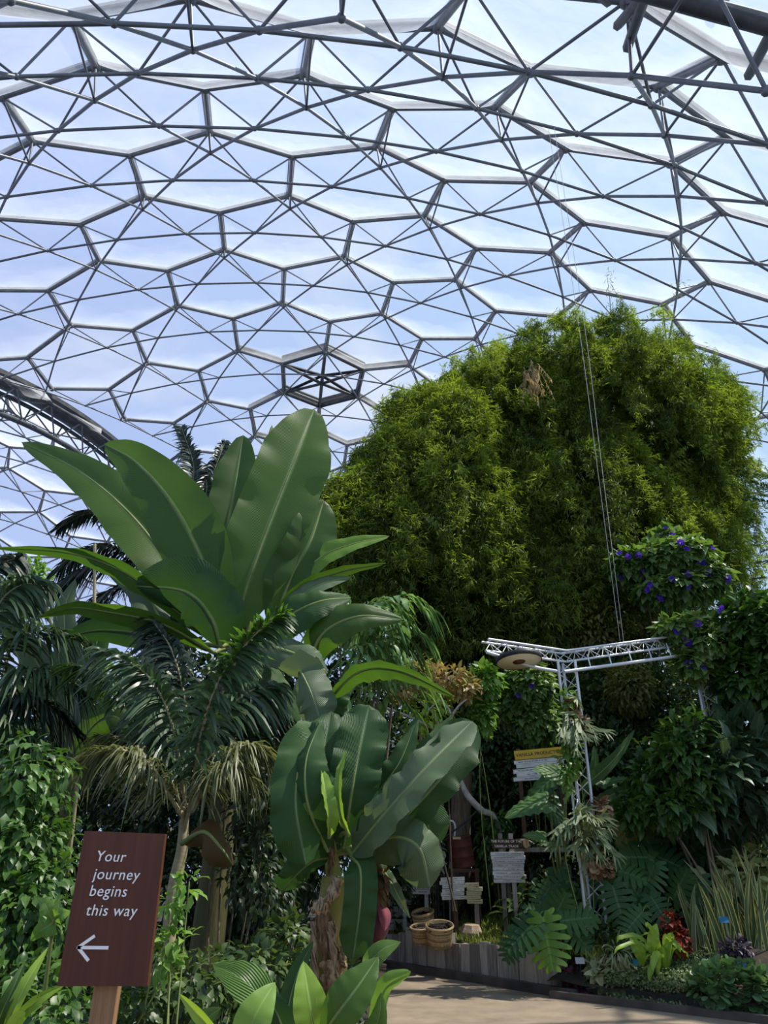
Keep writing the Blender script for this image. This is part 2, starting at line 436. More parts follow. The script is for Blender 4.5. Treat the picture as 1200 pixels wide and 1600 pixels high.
M['path'] = surf('bonded_gravel', (.19, .15, .105), (.32, .25, .175), 2.2, .85, bump=.4, bscale=140)
M['soil'] = surf('dark_soil', (.018, .014, .010), (.05, .038, .026), 3, .95, bump=.6, bscale=20)
M['plank'] = surf('weathered_timber', (.20, .175, .15), (.48, .43, .37), 5, .85, stretch=(6, 6, .6), bump=.4, rnd=.5)
M['kerb'] = surf('dark_kerb', (.06, .052, .045), (.12, .10, .085), 4, .9, bump=.2)
M['signwood'] = surf('stained_sign_board', (.062, .018, .008), (.11, .034, .015), 3, .5, stretch=(8, 8, .5), bump=.12)
M['post'] = surf('pine_post', (.16, .085, .04), (.33, .19, .095), 5, .7, stretch=(8, 8, .6), bump=.25)
M['whitepaint'] = surf('white_paint', (.78, .76, .74), (.85, .84, .82), 8, .6)
M['board'] = surf('whitewashed_board', (.52, .50, .44), (.78, .76, .70), 6, .8, stretch=(.8, 5, 5), bump=.15, rnd=.3)
M['boardyellow'] = surf('straw_coloured_board', (.42, .35, .18), (.62, .54, .32), 6, .8, rnd=.3)
M['yellow'] = surf('yellow_painted_board', (.55, .34, .03), (.70, .46, .06), 5, .7)
M['brownboard'] = surf('dark_brown_board', (.05, .025, .015), (.10, .05, .03), 6, .7, stretch=(.8, 6, 6))
M['ink'] = surf('dark_ink', (.03, .028, .025), (.06, .05, .045), 8, .8)
M['inkgrey'] = surf('grey_print', (.16, .16, .17), (.26, .26, .27), 8, .8)
M['rust'] = surf('rusty_steel', (.07, .022, .014), (.15, .05, .03), 4, .65, .2, bump=.15)
M['wicker'] = surf('basket_cane', (.28, .17, .07), (.58, .40, .20), 20, .75, bump=.3, rnd=.6)
M['pods'] = surf('dark_vanilla_pods', (.012, .009, .008), (.07, .055, .05), 40, .6, bump=.6)
M['cream'] = surf('cream_enamel', (.82, .73, .48), (.86, .78, .55), 3, .45)
M['bark'] = surf('rough_bark', (.07, .05, .032), (.20, .15, .10), 7, .9, stretch=(3, 3, .5), bump=.6)
M['palebark'] = surf('pale_branch_bark', (.28, .25, .21), (.50, .46, .40), 9, .8, bump=.2)
M['stem'] = surf('green_stem', (.10, .15, .035), (.22, .26, .08), 5, .55)
M['palestem'] = surf('pale_palm_stem', (.22, .19, .10), (.38, .33, .19), 6, .7, stretch=(2, 2, 8))
M['cane'] = surf('bamboo_cane', (.16, .15, .05), (.33, .29, .12), 4, .5)
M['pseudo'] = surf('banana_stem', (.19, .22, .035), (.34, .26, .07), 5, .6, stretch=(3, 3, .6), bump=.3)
M['pseudo_d'] = surf('shade_painted_banana_stem', (.05, .055, .015), (.10, .085, .03), 5, .7, stretch=(3, 3, .6), bump=.3)  # darker copy of the banana stem, shade painted into its colour
M['sheath'] = surf('dry_leaf_sheath', (.16, .085, .04), (.52, .37, .22), 6, .85, stretch=(3, 3, .8), bump=.5, rnd=.4)
M['bud'] = surf('banana_flower_bud', (.045, .012, .02), (.12, .03, .04), 6, .5)
M['bud_red'] = surf('red_bract', (.22, .05, .07), (.34, .09, .10), 6, .5)
M['stone'] = surf('tan_stone', (.24, .17, .11), (.40, .31, .22), 7, .9, bump=.4)
M['blue'] = surf('blue_plant_label', (.01, .10, .20), (.015, .14, .26), 5, .4)
M['grey'] = surf('grey_plant_label', (.25, .27, .28), (.34, .36, .37), 5, .4)
M['rope'] = surf('pale_rope', (.40, .39, .36), (.60, .58, .54), 9, .8)
M['rubber'] = surf('black_rim', (.015, .015, .016), (.03, .03, .032), 5, .5)
# leaves: two colours that single leaves vary between
M['banana'] = leafmat('banana_leaf', (.040, .095, .012), (.072, .145, .020), .45, .40, rib=48, vein=.75, mott=.18, ribbump=.2)
M['banana_y'] = leafmat('young_banana_leaf', (.15, .28, .03), (.24, .38, .05), .40, .40, rib=48, vein=.6, ribbump=.12)
M['banana_d'] = leafmat('deep_green_banana_leaf', (.024, .068, .018), (.042, .100, .024), .28, .48, rib=48, vein=.5, mott=.15, ribbump=.28, spec=.25)  # deep green, darkened further for the shade the plant stands in
M['banana_g'] = leafmat('greyish_banana_leaf', (.07, .115, .055), (.115, .165, .085), .30, .46, rib=48, vein=.5, mott=.15, ribbump=.28, spec=.3)  # grey sheen of lit blades put into the leaf colour
M['dead'] = leafmat('withered_leaf', (.06, .035, .008), (.12, .07, .015), .25, .7, vein=.3)
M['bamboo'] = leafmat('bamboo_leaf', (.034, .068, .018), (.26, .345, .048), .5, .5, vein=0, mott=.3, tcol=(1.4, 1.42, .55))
M['bamboo_y'] = leafmat('straw_leaf', (.34, .24, .11), (.50, .38, .20), .4, .6, vein=0)
M['palm'] = leafmat('palm_leaflet', (.022, .055, .020), (.060, .110, .040), .25, .38, vein=0, mott=.3, spec=.5)
M['palm_l'] = leafmat('bright_palm_leaflet', (.06, .15, .02), (.12, .24, .04), .4, .42, vein=0)
M['palm_p'] = leafmat('pale_palm_leaflet', (.12, .14, .06), (.25, .26, .14), .3, .45, vein=0)
M['palm_d'] = leafmat('dark_palm_leaflet', (.012, .028, .016), (.03, .05, .028), .2, .4, vein=0)
M['vine'] = leafmat('vine_leaf', (.020, .062, .012), (.080, .17, .026), .35, .4, vein=.2, mott=.35)
M['shrub'] = leafmat('bright_shrub_leaf', (.09, .21, .03), (.20, .34, .06), .4, .4, vein=.25)
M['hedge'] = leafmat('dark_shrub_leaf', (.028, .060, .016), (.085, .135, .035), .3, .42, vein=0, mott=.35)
M['under'] = leafmat('shade_darkened_leaf', (.012, .030, .010), (.035, .065, .018), .25, .45, vein=0, mott=.3)  # dark leaf colour stands in for the shade of the understory
M['yellowscrub'] = leafmat('yellowish_scrub_leaf', (.10, .115, .025), (.22, .20, .05), .4, .5, vein=0)
M['lime'] = leafmat('lime_leaf', (.19, .32, .03), (.32, .46, .05), .4, .4, vein=.2)
M['mglory'] = leafmat('morning_glory_leaf', (.07, .15, .03), (.17, .26, .07), .35, .45, vein=.15)
M['violet'] = leafmat('violet_petal', (.075, .025, .42), (.14, .04, .58), .35, .5, vein=0, tcol=(1, 1, 1))
M['pinnate'] = leafmat('drooping_pinnate_leaf', (.10, .21, .07), (.20, .33, .12), .35, .35, vein=.3)
M['croton'] = leafmat('russet_leaf', (.40, .20, .09), (.40, .40, .14), .35, .45, vein=.1)
M['monstera'] = leafmat('split_leaf', (.022, .070, .020), (.055, .125, .032), .25, .5, vein=.3, spec=.25)
M['monstera_y'] = leafmat('sun_tinted_split_leaf', (.08, .19, .02), (.13, .26, .03), .4, .36, vein=.3)  # brighter copy of the split leaf, sunlight put into the colour
M['alocasia'] = leafmat('elephant_ear_leaf', (.06, .15, .04), (.13, .24, .07), .4, .4, rib=9, vein=.5, ribbump=.4)
M['alocasia_d'] = leafmat('dark_elephant_ear_leaf', (.025, .08, .02), (.05, .12, .03), .4, .36, rib=9, vein=.4)
M['alocasia_o'] = leafmat('yellowing_elephant_ear_leaf', (.16, .17, .02), (.24, .22, .035), .4, .45, rib=9, vein=.4)
M['rubber_leaf'] = leafmat('rubber_plant_leaf', (.026, .060, .026), (.065, .115, .055), .15, .42, vein=.35, spec=.35)
M['sansev'] = leafmat('banded_blade', (.045, .085, .035), (.10, .15, .07), .15, .4, vein=0, margin=((.50, .47, .14), .36))
M['stag'] = leafmat('forked_fern_frond', (.085, .135, .05), (.19, .235, .10), .3, .5, vein=.1)
M['redleaf'] = leafmat('brick_red_leaf', (.16, .025, .015), (.30, .06, .03), .35, .45, vein=.1)
M['purpleleaf'] = leafmat('wine_purple_leaf', (.12, .03, .06), (.28, .10, .16), .3, .45, vein=.1)
M['blackleaf'] = leafmat('blackish_purple_leaf', (.018, .010, .028), (.05, .03, .07), .2, .45, vein=.1)
M['silver'] = leafmat('silvery_leaf', (.22, .26, .12), (.42, .46, .26), .3, .5, vein=.1)
M['cover'] = leafmat('tiny_pale_leaf', (.07, .12, .04), (.19, .25, .10), .3, .5, vein=0)
M['round'] = leafmat('round_glossy_leaf', (.075, .16, .06), (.16, .28, .12), .3, .32, vein=0)
M['varieg'] = leafmat('cream_splashed_leaf', (.20, .27, .08), (.48, .50, .24), .35, .4, vein=.1)
M['grass'] = leafmat('grass_blade', (.13, .19, .03), (.34, .37, .08), .35, .5, vein=0)
M['pleat'] = leafmat('pleated_leaf', (.085, .21, .04), (.15, .29, .07), .35, .36, rib=26, vein=.6, ribbump=.8)

# ================================================================ THE SETTING
def grid_ground(name, poly_a, poly_b, na, nb, zfun, mat, jitter=.0, kind='structure'):
    """Ground sheet between two edge lines (lists of xy)."""
    A = smooth_path([(p[0], p[1], 0) for p in poly_a], na); B = smooth_path([(p[0], p[1], 0) for p in poly_b], na)
    s = np.linspace(0, 1, nb)
    V = A[None] * (1 - s[:, None, None]) + B[None] * s[:, None, None]
    for j in range(nb):
        V[j, :, 2] = zfun(V[j, :, 0], V[j, :, 1], s[j])
    V[:, :, 2] += jitter * rng.normal(size=V.shape[:2])
    i = np.arange(nb - 1)[:, None] * na; j = np.arange(na - 1)[None]
    f = np.stack([i + j, i + j + 1, i + na + j + 1, i + na + j], -1).reshape(-1, 4)
    mb = MB(); mb.add(V.reshape(-1, 3), f, V[:, :, :2].reshape(-1, 2))
    return tag(mb.build(name, M[mat]), kind=kind)
mb = MB()
an = np.linspace(0, 2 * math.pi, 65)[:-1]
ctr = np.array([-6.09, 56.4])
ring = np.stack([ctr[0] + 57.5 * np.cos(an), ctr[1] + 57.5 * np.sin(an), 0 * an - .06], -1)
mb.add(np.concatenate([ring, [[ctr[0], ctr[1], -.06]]]), np.stack([np.arange(64), (np.arange(64) + 1) % 64, np.full(64, 64)], -1))
tag(mb.build('ground', M['soil']), kind='structure')
mb = MB()
box(mb, (5.0, 6.5, -.04), 16, 19, .08)
tag(mb.build('floor', M['path']), 'tan gravel path', kind='structure')

WA, WB = gp(606, 1510)[:2], gp(864, 1553)[:2]        # foot of the timber edging
wd = nrm(WB - WA); wn = np.array([-wd[1], wd[0]])     # wn points away from the path
if wn[1] < 0: wn = -wn
def zwall(x, y):                                      # soil behind the edging
    d = (np.asarray(x) - WA[0]) * wn[0] + (np.asarray(y) - WA[1]) * wn[1]
    return .44 + .16 * np.clip(d, 0, 20)
RA, RB = gp(872, 1560)[:2], gp(1250, 1606)[:2]        # front edge of the bed on the right
rd = nrm(RB - RA); rn = np.array([-rd[1], rd[0]])
def zright(x, y):
    d = (np.asarray(x) - RA[0]) * rn[0] + (np.asarray(y) - RA[1]) * rn[1]
    return .13 + .33 * np.clip(d, 0, 8)
grid_ground('ground_2', [WA - wd * 1.5 + wn * .08, WB + wn * .08 + wd * .3], [WA - wd * 1.5 + wn * 14, WB + wn * 14 + wd * .3], 40, 40, lambda x, y, s: zwall(x, y), 'soil', .02)
grid_ground('ground_3', [RA + rn * .1 - rd * .2, RB + rn * .1 + rd * 4], [RA + rn * 14 - rd * .2, RB + rn * 14 + rd * 4], 40, 40, lambda x, y, s: zright(x, y), 'soil', .02)
grid_ground('ground_4', [(.05, 14.5), (.0, 9), (.15, 4), (.3, 2.4)], [(-9, 14.5), (-9, 9), (-8, 4), (-7, 2.4)], 40, 30, lambda x, y, s: .10 + .15 * min(1, s * 6) + 0 * x, 'soil', .015)
# kerbs along the path
mb = MB(); m_ = (WA + WB) / 2 - wn * .10
box(mb, (m_[0], m_[1], .05), np.linalg.norm(WB - WA) + .9, .14, .11, X=(wd[0], wd[1], 0))
tag(mb.build('trim_1', M['kerb']), 'low dark kerb along the foot of the timber edging', kind='structure')
mb = MB(); RC = RA + rd * 3.2
box(mb, (RC[0], RC[1], .03), 6.6, .09, .10, X=(rd[0], rd[1], 0))
tag(mb.build('trim_2', M['kerb']), 'low dark kerb in front of the bed on the right', kind='structure')

# ---------------------------------------------------------------- the dome
R = 60.0
DC = np.array([-6.0862, 56.4050, -16.5358]) + CAM
TABLE = """
-4,-3,-1623,-9486,2718 -4,-2,-1052,-9564,2725 -4,-1,-743,-9397,3338 -4,0,-183,-9464,3223 -4,1,199,-9292,3690 -4,2,746,-9353,3460 -4,3,1193,-9169,3808 -4,4,1723,-9221,3465 -4,5,2224,-9016,3710 -4,6,2734,-9053,3251 -4,7,3277,-8815,3401 -4,8,3756,-8828,2820 -4,9,4324,-8545,2880
-3,-4,-2566,-9082,3306 -3,-3,-1937,-9210,3379 -3,-2,-1594,-9023,4006 -3,-1,-972,-9131,3961 -3,0,-564,-8935,4455 -3,1,47,-9029,4299 -3,2,515,-8821,4683 -3,3,1112,-8901,4421 -3,4,1631,-8671,4707 -3,5,2211,-8735,4338 -3,6,2770,-8472,4532 -3,7,3325,-8516,4052 -3,8,3912,-8212,4155 -3,9,4431,-8227,3562 -3,10,5026,-7871,3576 -3,11,5490,-7851,2866 -3,12,6071,-7438,2795
-2,-6,-3869,-8731,2966 -2,-5,-3572,-8541,3780 -2,-4,-2898,-8733,3918 -2,-3,-2528,-8525,4575 -2,-2,-1854,-8687,4593 -2,-1,-1423,-8468,5126 -2,0,-755,-8607,5035 -2,1,-269,-8372,5462 -2,2,389,-8491,5267 -2,3,926,-8234,5598 -2,4,1567,-8330,5307 -2,5,2137,-8015,5585 -2,6,2761,-8099,5175 -2,7,3363,-7759,5337 -2,8,3959,-7834,4790 -2,9,4574,-7456,4846 -2,10,5121,-7476,4228 -2,11,5726,-7042,4198 -2,12,6211,-7025,3474 -2,13,6783,-6536,3358
-1,-6,-4623,-7838,4147 -1,-5,-3918,-8105,4354 -1,-4,-3528,-7879,5048 -1,-3,-2813,-8107,5134 -1,-2,-2364,-7863,5708 -1,-1,-1649,-8062,5682 -1,0,-1149,-7808,6141 -1,1,-438,-7975,6018 -1,2,115,-7681,6403 -1,3,828,-7831,6164 -1,4,1422,-7506,6453 -1,5,2086,-7592,6165 -1,6,2701,-7228,6361 -1,7,3355,-7313,5938 -1,8,3985,-6920,6020 -1,9,4610,-6993,5463 -1,10,5233,-6535,5470 -1,11,5800,-6562,4827 -1,12,6393,-6048,4749 -1,13,6890,-6040,4005 -1,14,7432,-5477,3842
0,-6,-4969,-7307,4682 0,-5,-4563,-7063,5413 0,-4,-3826,-7367,5575 0,-3,-3360,-7099,6190 0,-2,-2613,-7366,6238 0,-1,-2099,-7081,6742 0,0,-1346,-7322,6677 0,1,-779,-7000,7099 0,2,-34,-7186,6955 0,3,575,-6821,7290 0,4,1321,-7002,7017 0,5,1946,-6601,7255 0,6,2651,-6732,6903 0,7,3280,-6301,7038 0,8,3963,-6403,6581 0,9,4592,-5924,6620 0,10,5242,-5986,6057 0,11,5849,-5445,6012 0,12,6429,-5483,5348 0,13,6987,-4898,5215 0,14,7492,-4901,4455
1,-6,-5593,-6068,5648 1,-5,-4857,-6453,5897 1,-4,-4377,-6163,6547 1,-3,-3617,-6503,6681 1,-2,-3091,-6182,7227 1,-1,-2318,-6487,7249 1,0,-1737,-6141,7699 1,1,-949,-6413,7614 1,2,-334,-6018,7979 1,3,441,-6231,7809 1,4,1082,-5806,8070 1,5,1845,-6011,7776 1,6,2485,-5549,7939 1,7,3208,-5705,7560 1,8,3845,-5188,7635 1,9,4544,-5309,7153 1,10,5157,-4741,7136 1,11,5815,-4814,6558 1,12,6379,-4208,6449 1,13,6969,-4256,5773 1,14,7469,-3615,5581
2,-6,-5861,-5362,6075 2,-5,-5368,-5057,6754 2,-4,-4619,-5470,6982 2,-3,-4065,-5103,7579 2,-2,-3295,-5483,7686 2,-1,-2705,-5103,8164 2,0,-1922,-5455,8157 2,1,-1302,-5036,8541 2,2,-499,-5336,8442 2,3,147,-4880,8727 2,4,950,-5126,8533 2,5,1604,-4629,8718 2,6,2378,-4847,8417 2,7,3018,-4302,8508 2,8,3754,-4483,8112 2,9,4358,-3904,8110 2,10,5063,-4039,7619 2,11,5625,-3429,7523 2,12,6284,-3520,6937 2,13,6785,-2869,6762 2,14,7380,-2917,6085
3,-6,-6285,-3799,6787 3,-5,-5574,-4281,7114 3,-4,-5012,-3927,7711 3,-3,-4249,-4322,7954 3,-2,-3644,-3933,8441 3,-1,-2875,-4318,8549 3,0,-2256,-3912,8922 3,1,-1462,-4264,8927 3,2,-799,-3818,9208 3,3,5,-4120,9112 3,4,665,-3615,9300 3,5,1462,-3866,9106 3,6,2096,-3318,9198 3,7,2880,-3539,8899 3,8,3481,-2960,8895 3,9,4217,-3144,8505 3,10,4767,-2544,8414 3,11,5471,-2689,7927 3,12,5964,-2050,7761 3,13,6620,-2138,7184 3,14,7043,-1457,6948
4,-6,-6430,-2960,7063 4,-5,-5860,-2616,7669 4,-4,-5152,-3104,7989 4,-3,-4522,-2727,8492 4,-2,-3774,-3160,8704 4,-1,-3134,-2746,9091 4,0,-2385,-3131,9193 4,1,-1725,-2689,9476 4,2,-938,-3026,9485 4,3,-282,-2529,9671 4,4,515,-2820,9580 4,5,1142,-2293,9666 4,6,1930,-2532,9480 4,7,2536,-1964,9472 4,8,3300,-2176,9186 4,9,3844,-1591,9094 4,10,4569,-1772,8717 4,11,5048,-1170,8553 4,12,5740,-1295,8085 4,13,6153,-640,7857 4,14,6799,-716,7298
5,-6,-6575,-1216,7436 5,-5,-5935,-1749,7856 5,-4,-5306,-1395,8361 5,-3,-4611,-1874,8674 5,-2,-3952,-1477,9066 5,-1,-3221,-1903,9274 5,0,-2562,-1476,9553 5,1,-1828,-1868,9652 5,2,-1171,-1405,9831 5,3,-416,-1722,9842 5,4,217,-1239,9921 5,5,985,-1504,9837 5,6,1589,-971,9825 5,7,2347,-1185,9648 5,8,2885,-633,9554 5,9,3617,-827,9286 5,10,4083,-277,9124 5,11,4788,-422,8769 5,12,5188,180,8547 5,13,5859,88,8103 5,14,6182,724,7827
6,-6,-6571,-334,7530 6,-5,-5946,-8,8040 6,-4,-5320,-541,8450 6,-3,-4665,-188,8843 6,-2,-3986,-640,9149 6,-1,-3312,-231,9433 6,0,-2614,-641,9631 6,1,-1950,-217,9806 6,2,-1256,-601,9903 6,3,-626,-175,9979 6,4,89,-481,9988 6,5,682,-19,9977 6,6,1414,-242,9897 6,7,1949,260,9805 6,8,2662,80,9639 6,9,3120,580,9483 6,10,3812,425,9235 6,11,4200,972,9023 6,12,4870,871,8691 6,13,5180,1454,8429 6,14,5820,1405,8010
7,-6,-6418,1406,7538 7,-5,-5886,846,8040 7,-4,-5272,1109,8425 7,-3,-4674,617,8819 7,-2,-3998,973,9114 7,-1,-3321,587,9414 7,0,-2633,974,9598 7,1,-1970,582,9787 7,2,-1331,947,9866 7,3,-695,578,9959 7,4,-121,977,9951 7,5,546,701,9960 7,6,1075,1140,9876 7,7,1748,930,9802 7,8,2207,1392,9654 7,9,2864,1232,9501 7,10,3242,1714,9303 7,11,3885,1608,9073 7,12,4182,2129,8831 7,13,4806,2080,8519 7,14,5016,2652,8234
8,-6,-6271,2252,7456 8,-5,-5623,2513,7879 8,-4,-5149,1936,8351 8,-3,-4497,2200,8657 8,-2,-3940,1730,9027 8,-1,-3232,2076,9233 8,0,-2602,1708,9503 8,1,-1954,2015,9598 8,2,-1341,1652,9771 8,3,-774,1964,9775 8,4,-197,1651,9861 8,5,320,2010,9791 8,6,928,1777,9797 8,7,1383,2160,9666 8,8,1988,1988,9597 8,9,2356,2398,9418 8,10,2953,2287,9276 8,11,3235,2737,9058 8,12,3821,2689,8842 8,13,4010,3195,8585 8,14,4581,3212,8289
9,-6,-5838,3895,7123 9,-5,-5427,3314,7718 9,-4,-4765,3534,8050 9,-3,-4298,3003,8515 9,-2,-3632,3238,8736 9,-1,-3122,2778,9085 9,0,-2486,3022,9203 9,1,-1945,2637,9448 9,2,-1369,2886,9476 9,3,-824,2564,9630 9,4,-310,2838,9584 9,5,232,2582,9658 9,6,676,2883,9552 9,7,1215,2693,9553 9,11,2904,3227,9008 9,12,3070,3662,8785 9,13,3589,3683,8577 9,14,3637,4200,8314
10,-6,-5545,4699,6868 10,-5,-4895,4873,7231 10,-4,-4528,4285,7819 10,-3,-3871,4455,8073 10,-2,-3451,3930,8523 10,-1,-2817,4103,8674 10,0,-2368,3651,9003 10,1,-1781,3834,9063 10,2,-1319,3459,9289 10,3,-799,3657,9273 10,14,3112,4631,8299
"""
NODE = {}
for q in TABLE.split():
    r_, c_, x_, y_, z_ = (int(k) for k in q.split(','))
    NODE[(r_, c_)] = nrm(np.array([x_, y_, z_], float))
AN = nrm(np.array([-.958, .286, 0])); AD = 23.3        # plane of the arch where the neighbouring dome joins
def keep(k):
    return NODE[k] @ AN * R < AD + 1.0 and (DC + R * NODE[k])[2] > -.5 and np.linalg.norm(DC + R * NODE[k] - CAM) > 17.5
NODE = {k: v for k, v in NODE.items() if keep(k)}
EDGE = []
for (r_, c_) in NODE:
    if (r_, c_ + 1) in NODE: EDGE.append(((r_, c_), (r_, c_ + 1)))
    if (r_ + c_) % 2 == 1 and (r_ + 1, c_) in NODE: EDGE.append(((r_, c_), (r_ + 1, c_)))
dome = thing('ceiling', 'great hexagonal steel dome with clear cushion panels overhead', None, (DC[0], DC[1], 0), kind='structure')
INR = .968 * R
inner = {}
for a, b in EDGE: inner[(a, b)] = DC + INR * nrm(NODE[a] + NODE[b])
by = {}
for e in EDGE:
    for k in e: by.setdefault(k, []).append(e)
seg_out, seg_in, seg_dia = [], [], []
for a, b in EDGE:
    P0, P1 = DC + R * NODE[a], DC + R * NODE[b]
    seg_out.append((P0, P1))
    seg_dia += [(P0, inner[(a, b)]), (P1, inner[(a, b)])]
for k, es in by.items():
    for i in range(len(es)):
        for j in range(i):
            seg_in.append((inner[es[i]], inner[es[j]]))
def shown(seg):
    """How large a strut shows in the photograph (0 outside the frame)."""
    s = np.linspace(0, 1, 7)[:, None]; P = seg[0] * (1 - s) + seg[1] * s
    x, y, z = proj(P)
    ok = (z > 1) & (x > -30) & (x < 1230) & (y > -30) & (y < 1000)
    return ok.mean() * np.linalg.norm(seg[1] - seg[0]) / max(np.linalg.norm(seg[0] - CAM), 1) ** 2
def struts(name, segs, r, mat, sides=8, limit=95, film_strip=False):
    segs = sorted(segs, key=lambda s: -shown(s))
    rest = MB()
    for i, (a, b) in enumerate(segs):
        t = MB() if i < limit else rest
        tube(t, [a, b], r, sides)
        if film_strip:                                   # dark clamping rail on the outer side of the beam
            mid = (a + b) / 2; o_ = nrm(mid - DC)
            tube(t, [a + o_ * .22, b + o_ * .22], .09, 4)
            tube(t, [a + o_ * .10 + .16 * nrm(np.cross(o_, b - a)), b + o_ * .10 + .16 * nrm(np.cross(o_, b - a))], .035, 4)
            tube(t, [a + o_ * .10 - .16 * nrm(np.cross(o_, b - a)), b + o_ * .10 - .16 * nrm(np.cross(o_, b - a))], .035, 4)
        if i < limit: t.build(name, M[mat], dome)
    if len(segs) > limit: rest.build(name, M[mat], dome, kind='stuff')
struts('hexagon_beam', seg_out, .12, 'steel', film_strip=True)
struts('lattice_tube', seg_in, .068, 'steel')
struts('diagonal_strut', seg_dia, .047, 'steel', 6)
jn = [(DC + R * v, .22) for v in NODE.values()]
ji = [(p, .12) for p in inner.values()]
def ball(mb, c, r):
    an = np.linspace(0, math.pi, 6)
    lathe(mb, c, np.stack([r * np.sin(an) + 1e-4, -r * np.cos(an)], -1), nrm(c - DC), 8)
mb = MB()
for p, r_ in jn: ball(mb, p, r_)
mb.build('beam_node', M['steel'], dome, kind='stuff')
mb = MB()
for p, r_ in ji: ball(mb, p, r_)
mb.build('lattice_node', M['steel'], dome, kind='stuff')
# cushions: hex k has corners (r,c),(r,c+1),(r,c+2),(r+1,c+2),(r+1,c+1),(r+1,c) with (r,c) joined down to (r+1,c)
VENT = (6, 3)
def cushion(cs, name='cushion_panel', root=None, cen=None, sag=.95, rise=.18):
    cs = np.asarray(cs); c0 = cs.mean(0); o_ = nrm(c0 - cen); mb = MB()
    rim = np.concatenate([cs[i] + (cs[(i + 1) % len(cs)] - cs[i]) * np.linspace(0, 1, 5)[:-1, None] for i in range(len(cs))])
    n = len(rim)
    for sgn in ((-sag, rise)):
        rings = []
        for t in (1, .93, .84, .72, .55, .35, .15):
            rings.append(c0 + (rim - c0) * t + o_ * sgn * (1 - t**2.2) + o_ * .12)
        V = np.concatenate(rings + [[c0 + o_ * (sgn + .12)]])
        i = np.arange(6)[:, None] * n; j = np.arange(n)[None]; j2 = (j + 1) % n
        mb.add(V, np.stack([i + j, i + j2, i + n + j2, i + n + j], -1).reshape(-1, 4))
        jj = np.arange(n)
        mb.add(V[-n - 1:], np.stack([jj, (jj + 1) % n, np.full(n, n)], -1))
    return mb.build(name, M['film'], root)
for (r_, c_) in list(NODE):
    if (r_ + c_) % 2 == 0: continue
    ks = [(r_, c_), (r_, c_ + 1), (r_, c_ + 2), (r_ + 1, c_ + 2), (r_ + 1, c_ + 1), (r_ + 1, c_)]
    if all(k in NODE for k in ks) and (r_, c_) != VENT:
        cushion([DC + R * NODE[k] for k in ks], root=dome, cen=DC)
# crown vent: six framed triangular flaps standing a little open over the top hexagon
vk = [(6, 3), (6, 4), (6, 5), (7, 5), (7, 4), (7, 3)]
vc = [DC + R * NODE[k] for k in vk]; v0 = np.mean(vc, 0); vo = nrm(v0 - DC)
for i in range(6):
    fr = MB()
    a, b = vc[i], vc[(i + 1) % 6]
    m_ = (a + b) / 2; lift = vo * .7
    for p, q in ((a, b), (b, v0 + lift), (v0 + lift, a), (a + vo * .9, b + vo * .9)):
        tube(fr, [p, q], .17, 6)
    f_ = fr.build('vent_flap', M['steel_dark'], dome)
    pn = MB(); pn.add([a, b, v0 + lift], [[0, 1, 2]]); pn.build('flap_pane', M['film'], f_)
vr = MB()
for i in range(6):
    tube(vr, [vc[i], v0 - vo * .3], .16, 6)
vr.build('vent_spider', M['steel_dark'], dome)
gut = MB()                                               # heavy frames of the ring around the vent
for a, b in EDGE:
    if a[0] in (6, 7, 8) and b[0] in (6, 7, 8) and 2 <= a[1] <= 6 and 2 <= b[1] <= 6:
        tube(gut, [DC + (R + .5) * NODE[a], DC + (R + .5) * NODE[b]], .22, 6)
gut.build('vent_ring', M['steel_dark'], dome)

# arch between the domes: curved gutter plate with a lattice girder beneath
AR = math.sqrt(R * R - AD * AD)
tang = np.array([AN[1], -AN[0], 0]);
if tang[1] < 0: tang = -tang
th = np.linspace(math.radians(-58), math.radians(72), 61)
def arc(rad, off=0.0):
    return DC + AN * (AD + off) + rad * (np.sin(th)[:, None] * tang + np.cos(th)[:, None] * np.array([0, 0, 1.0]))
arch = thing('trim_3', 'curved dark steel arch where the two domes meet', None, (DC + AN * AD) * [1, 1, 0], kind='structure')
mb = MB()
e = [arc(AR + .3, -1.3), arc(AR + .3, 1.3), arc(AR - .1, 1.3), arc(AR - .1, -1.3)]
V = np.stack(e, 1); k = len(th)
for j in range(4):
    P = np.stack([e[j], e[(j + 1) % 4]], 1).reshape(-1, 3); i = np.arange(k - 1) * 2
    mb.add(P, np.stack([i, i + 1, i + 3, i + 2], -1))
mb.build('gutter_plate', M['steel_dark'], arch)
for rad, off in ((AR - .6, -1.1), (AR - .6, 1.1), (AR - 3.0, 0)):
    mb = MB(); tube(mb, arc(rad, off), .2 if off else .26, 8); mb.build('chord', M['steel_dark'], arch)
mb = MB(); c1, c2, c3 = arc(AR - .6, -1.1), arc(AR - .6, 1.1), arc(AR - 3.0, 0)
for i in range(0, k - 1):
    a = i + (i % 2); b = i + 1 - (i % 2)
    if a < k: tube(mb, [c1[a], c3[b if b < k else a]], .08, 5); tube(mb, [c2[a], c3[b if b < k else a]], .08, 5)
mb.build('lacing', M['steel'], arch)

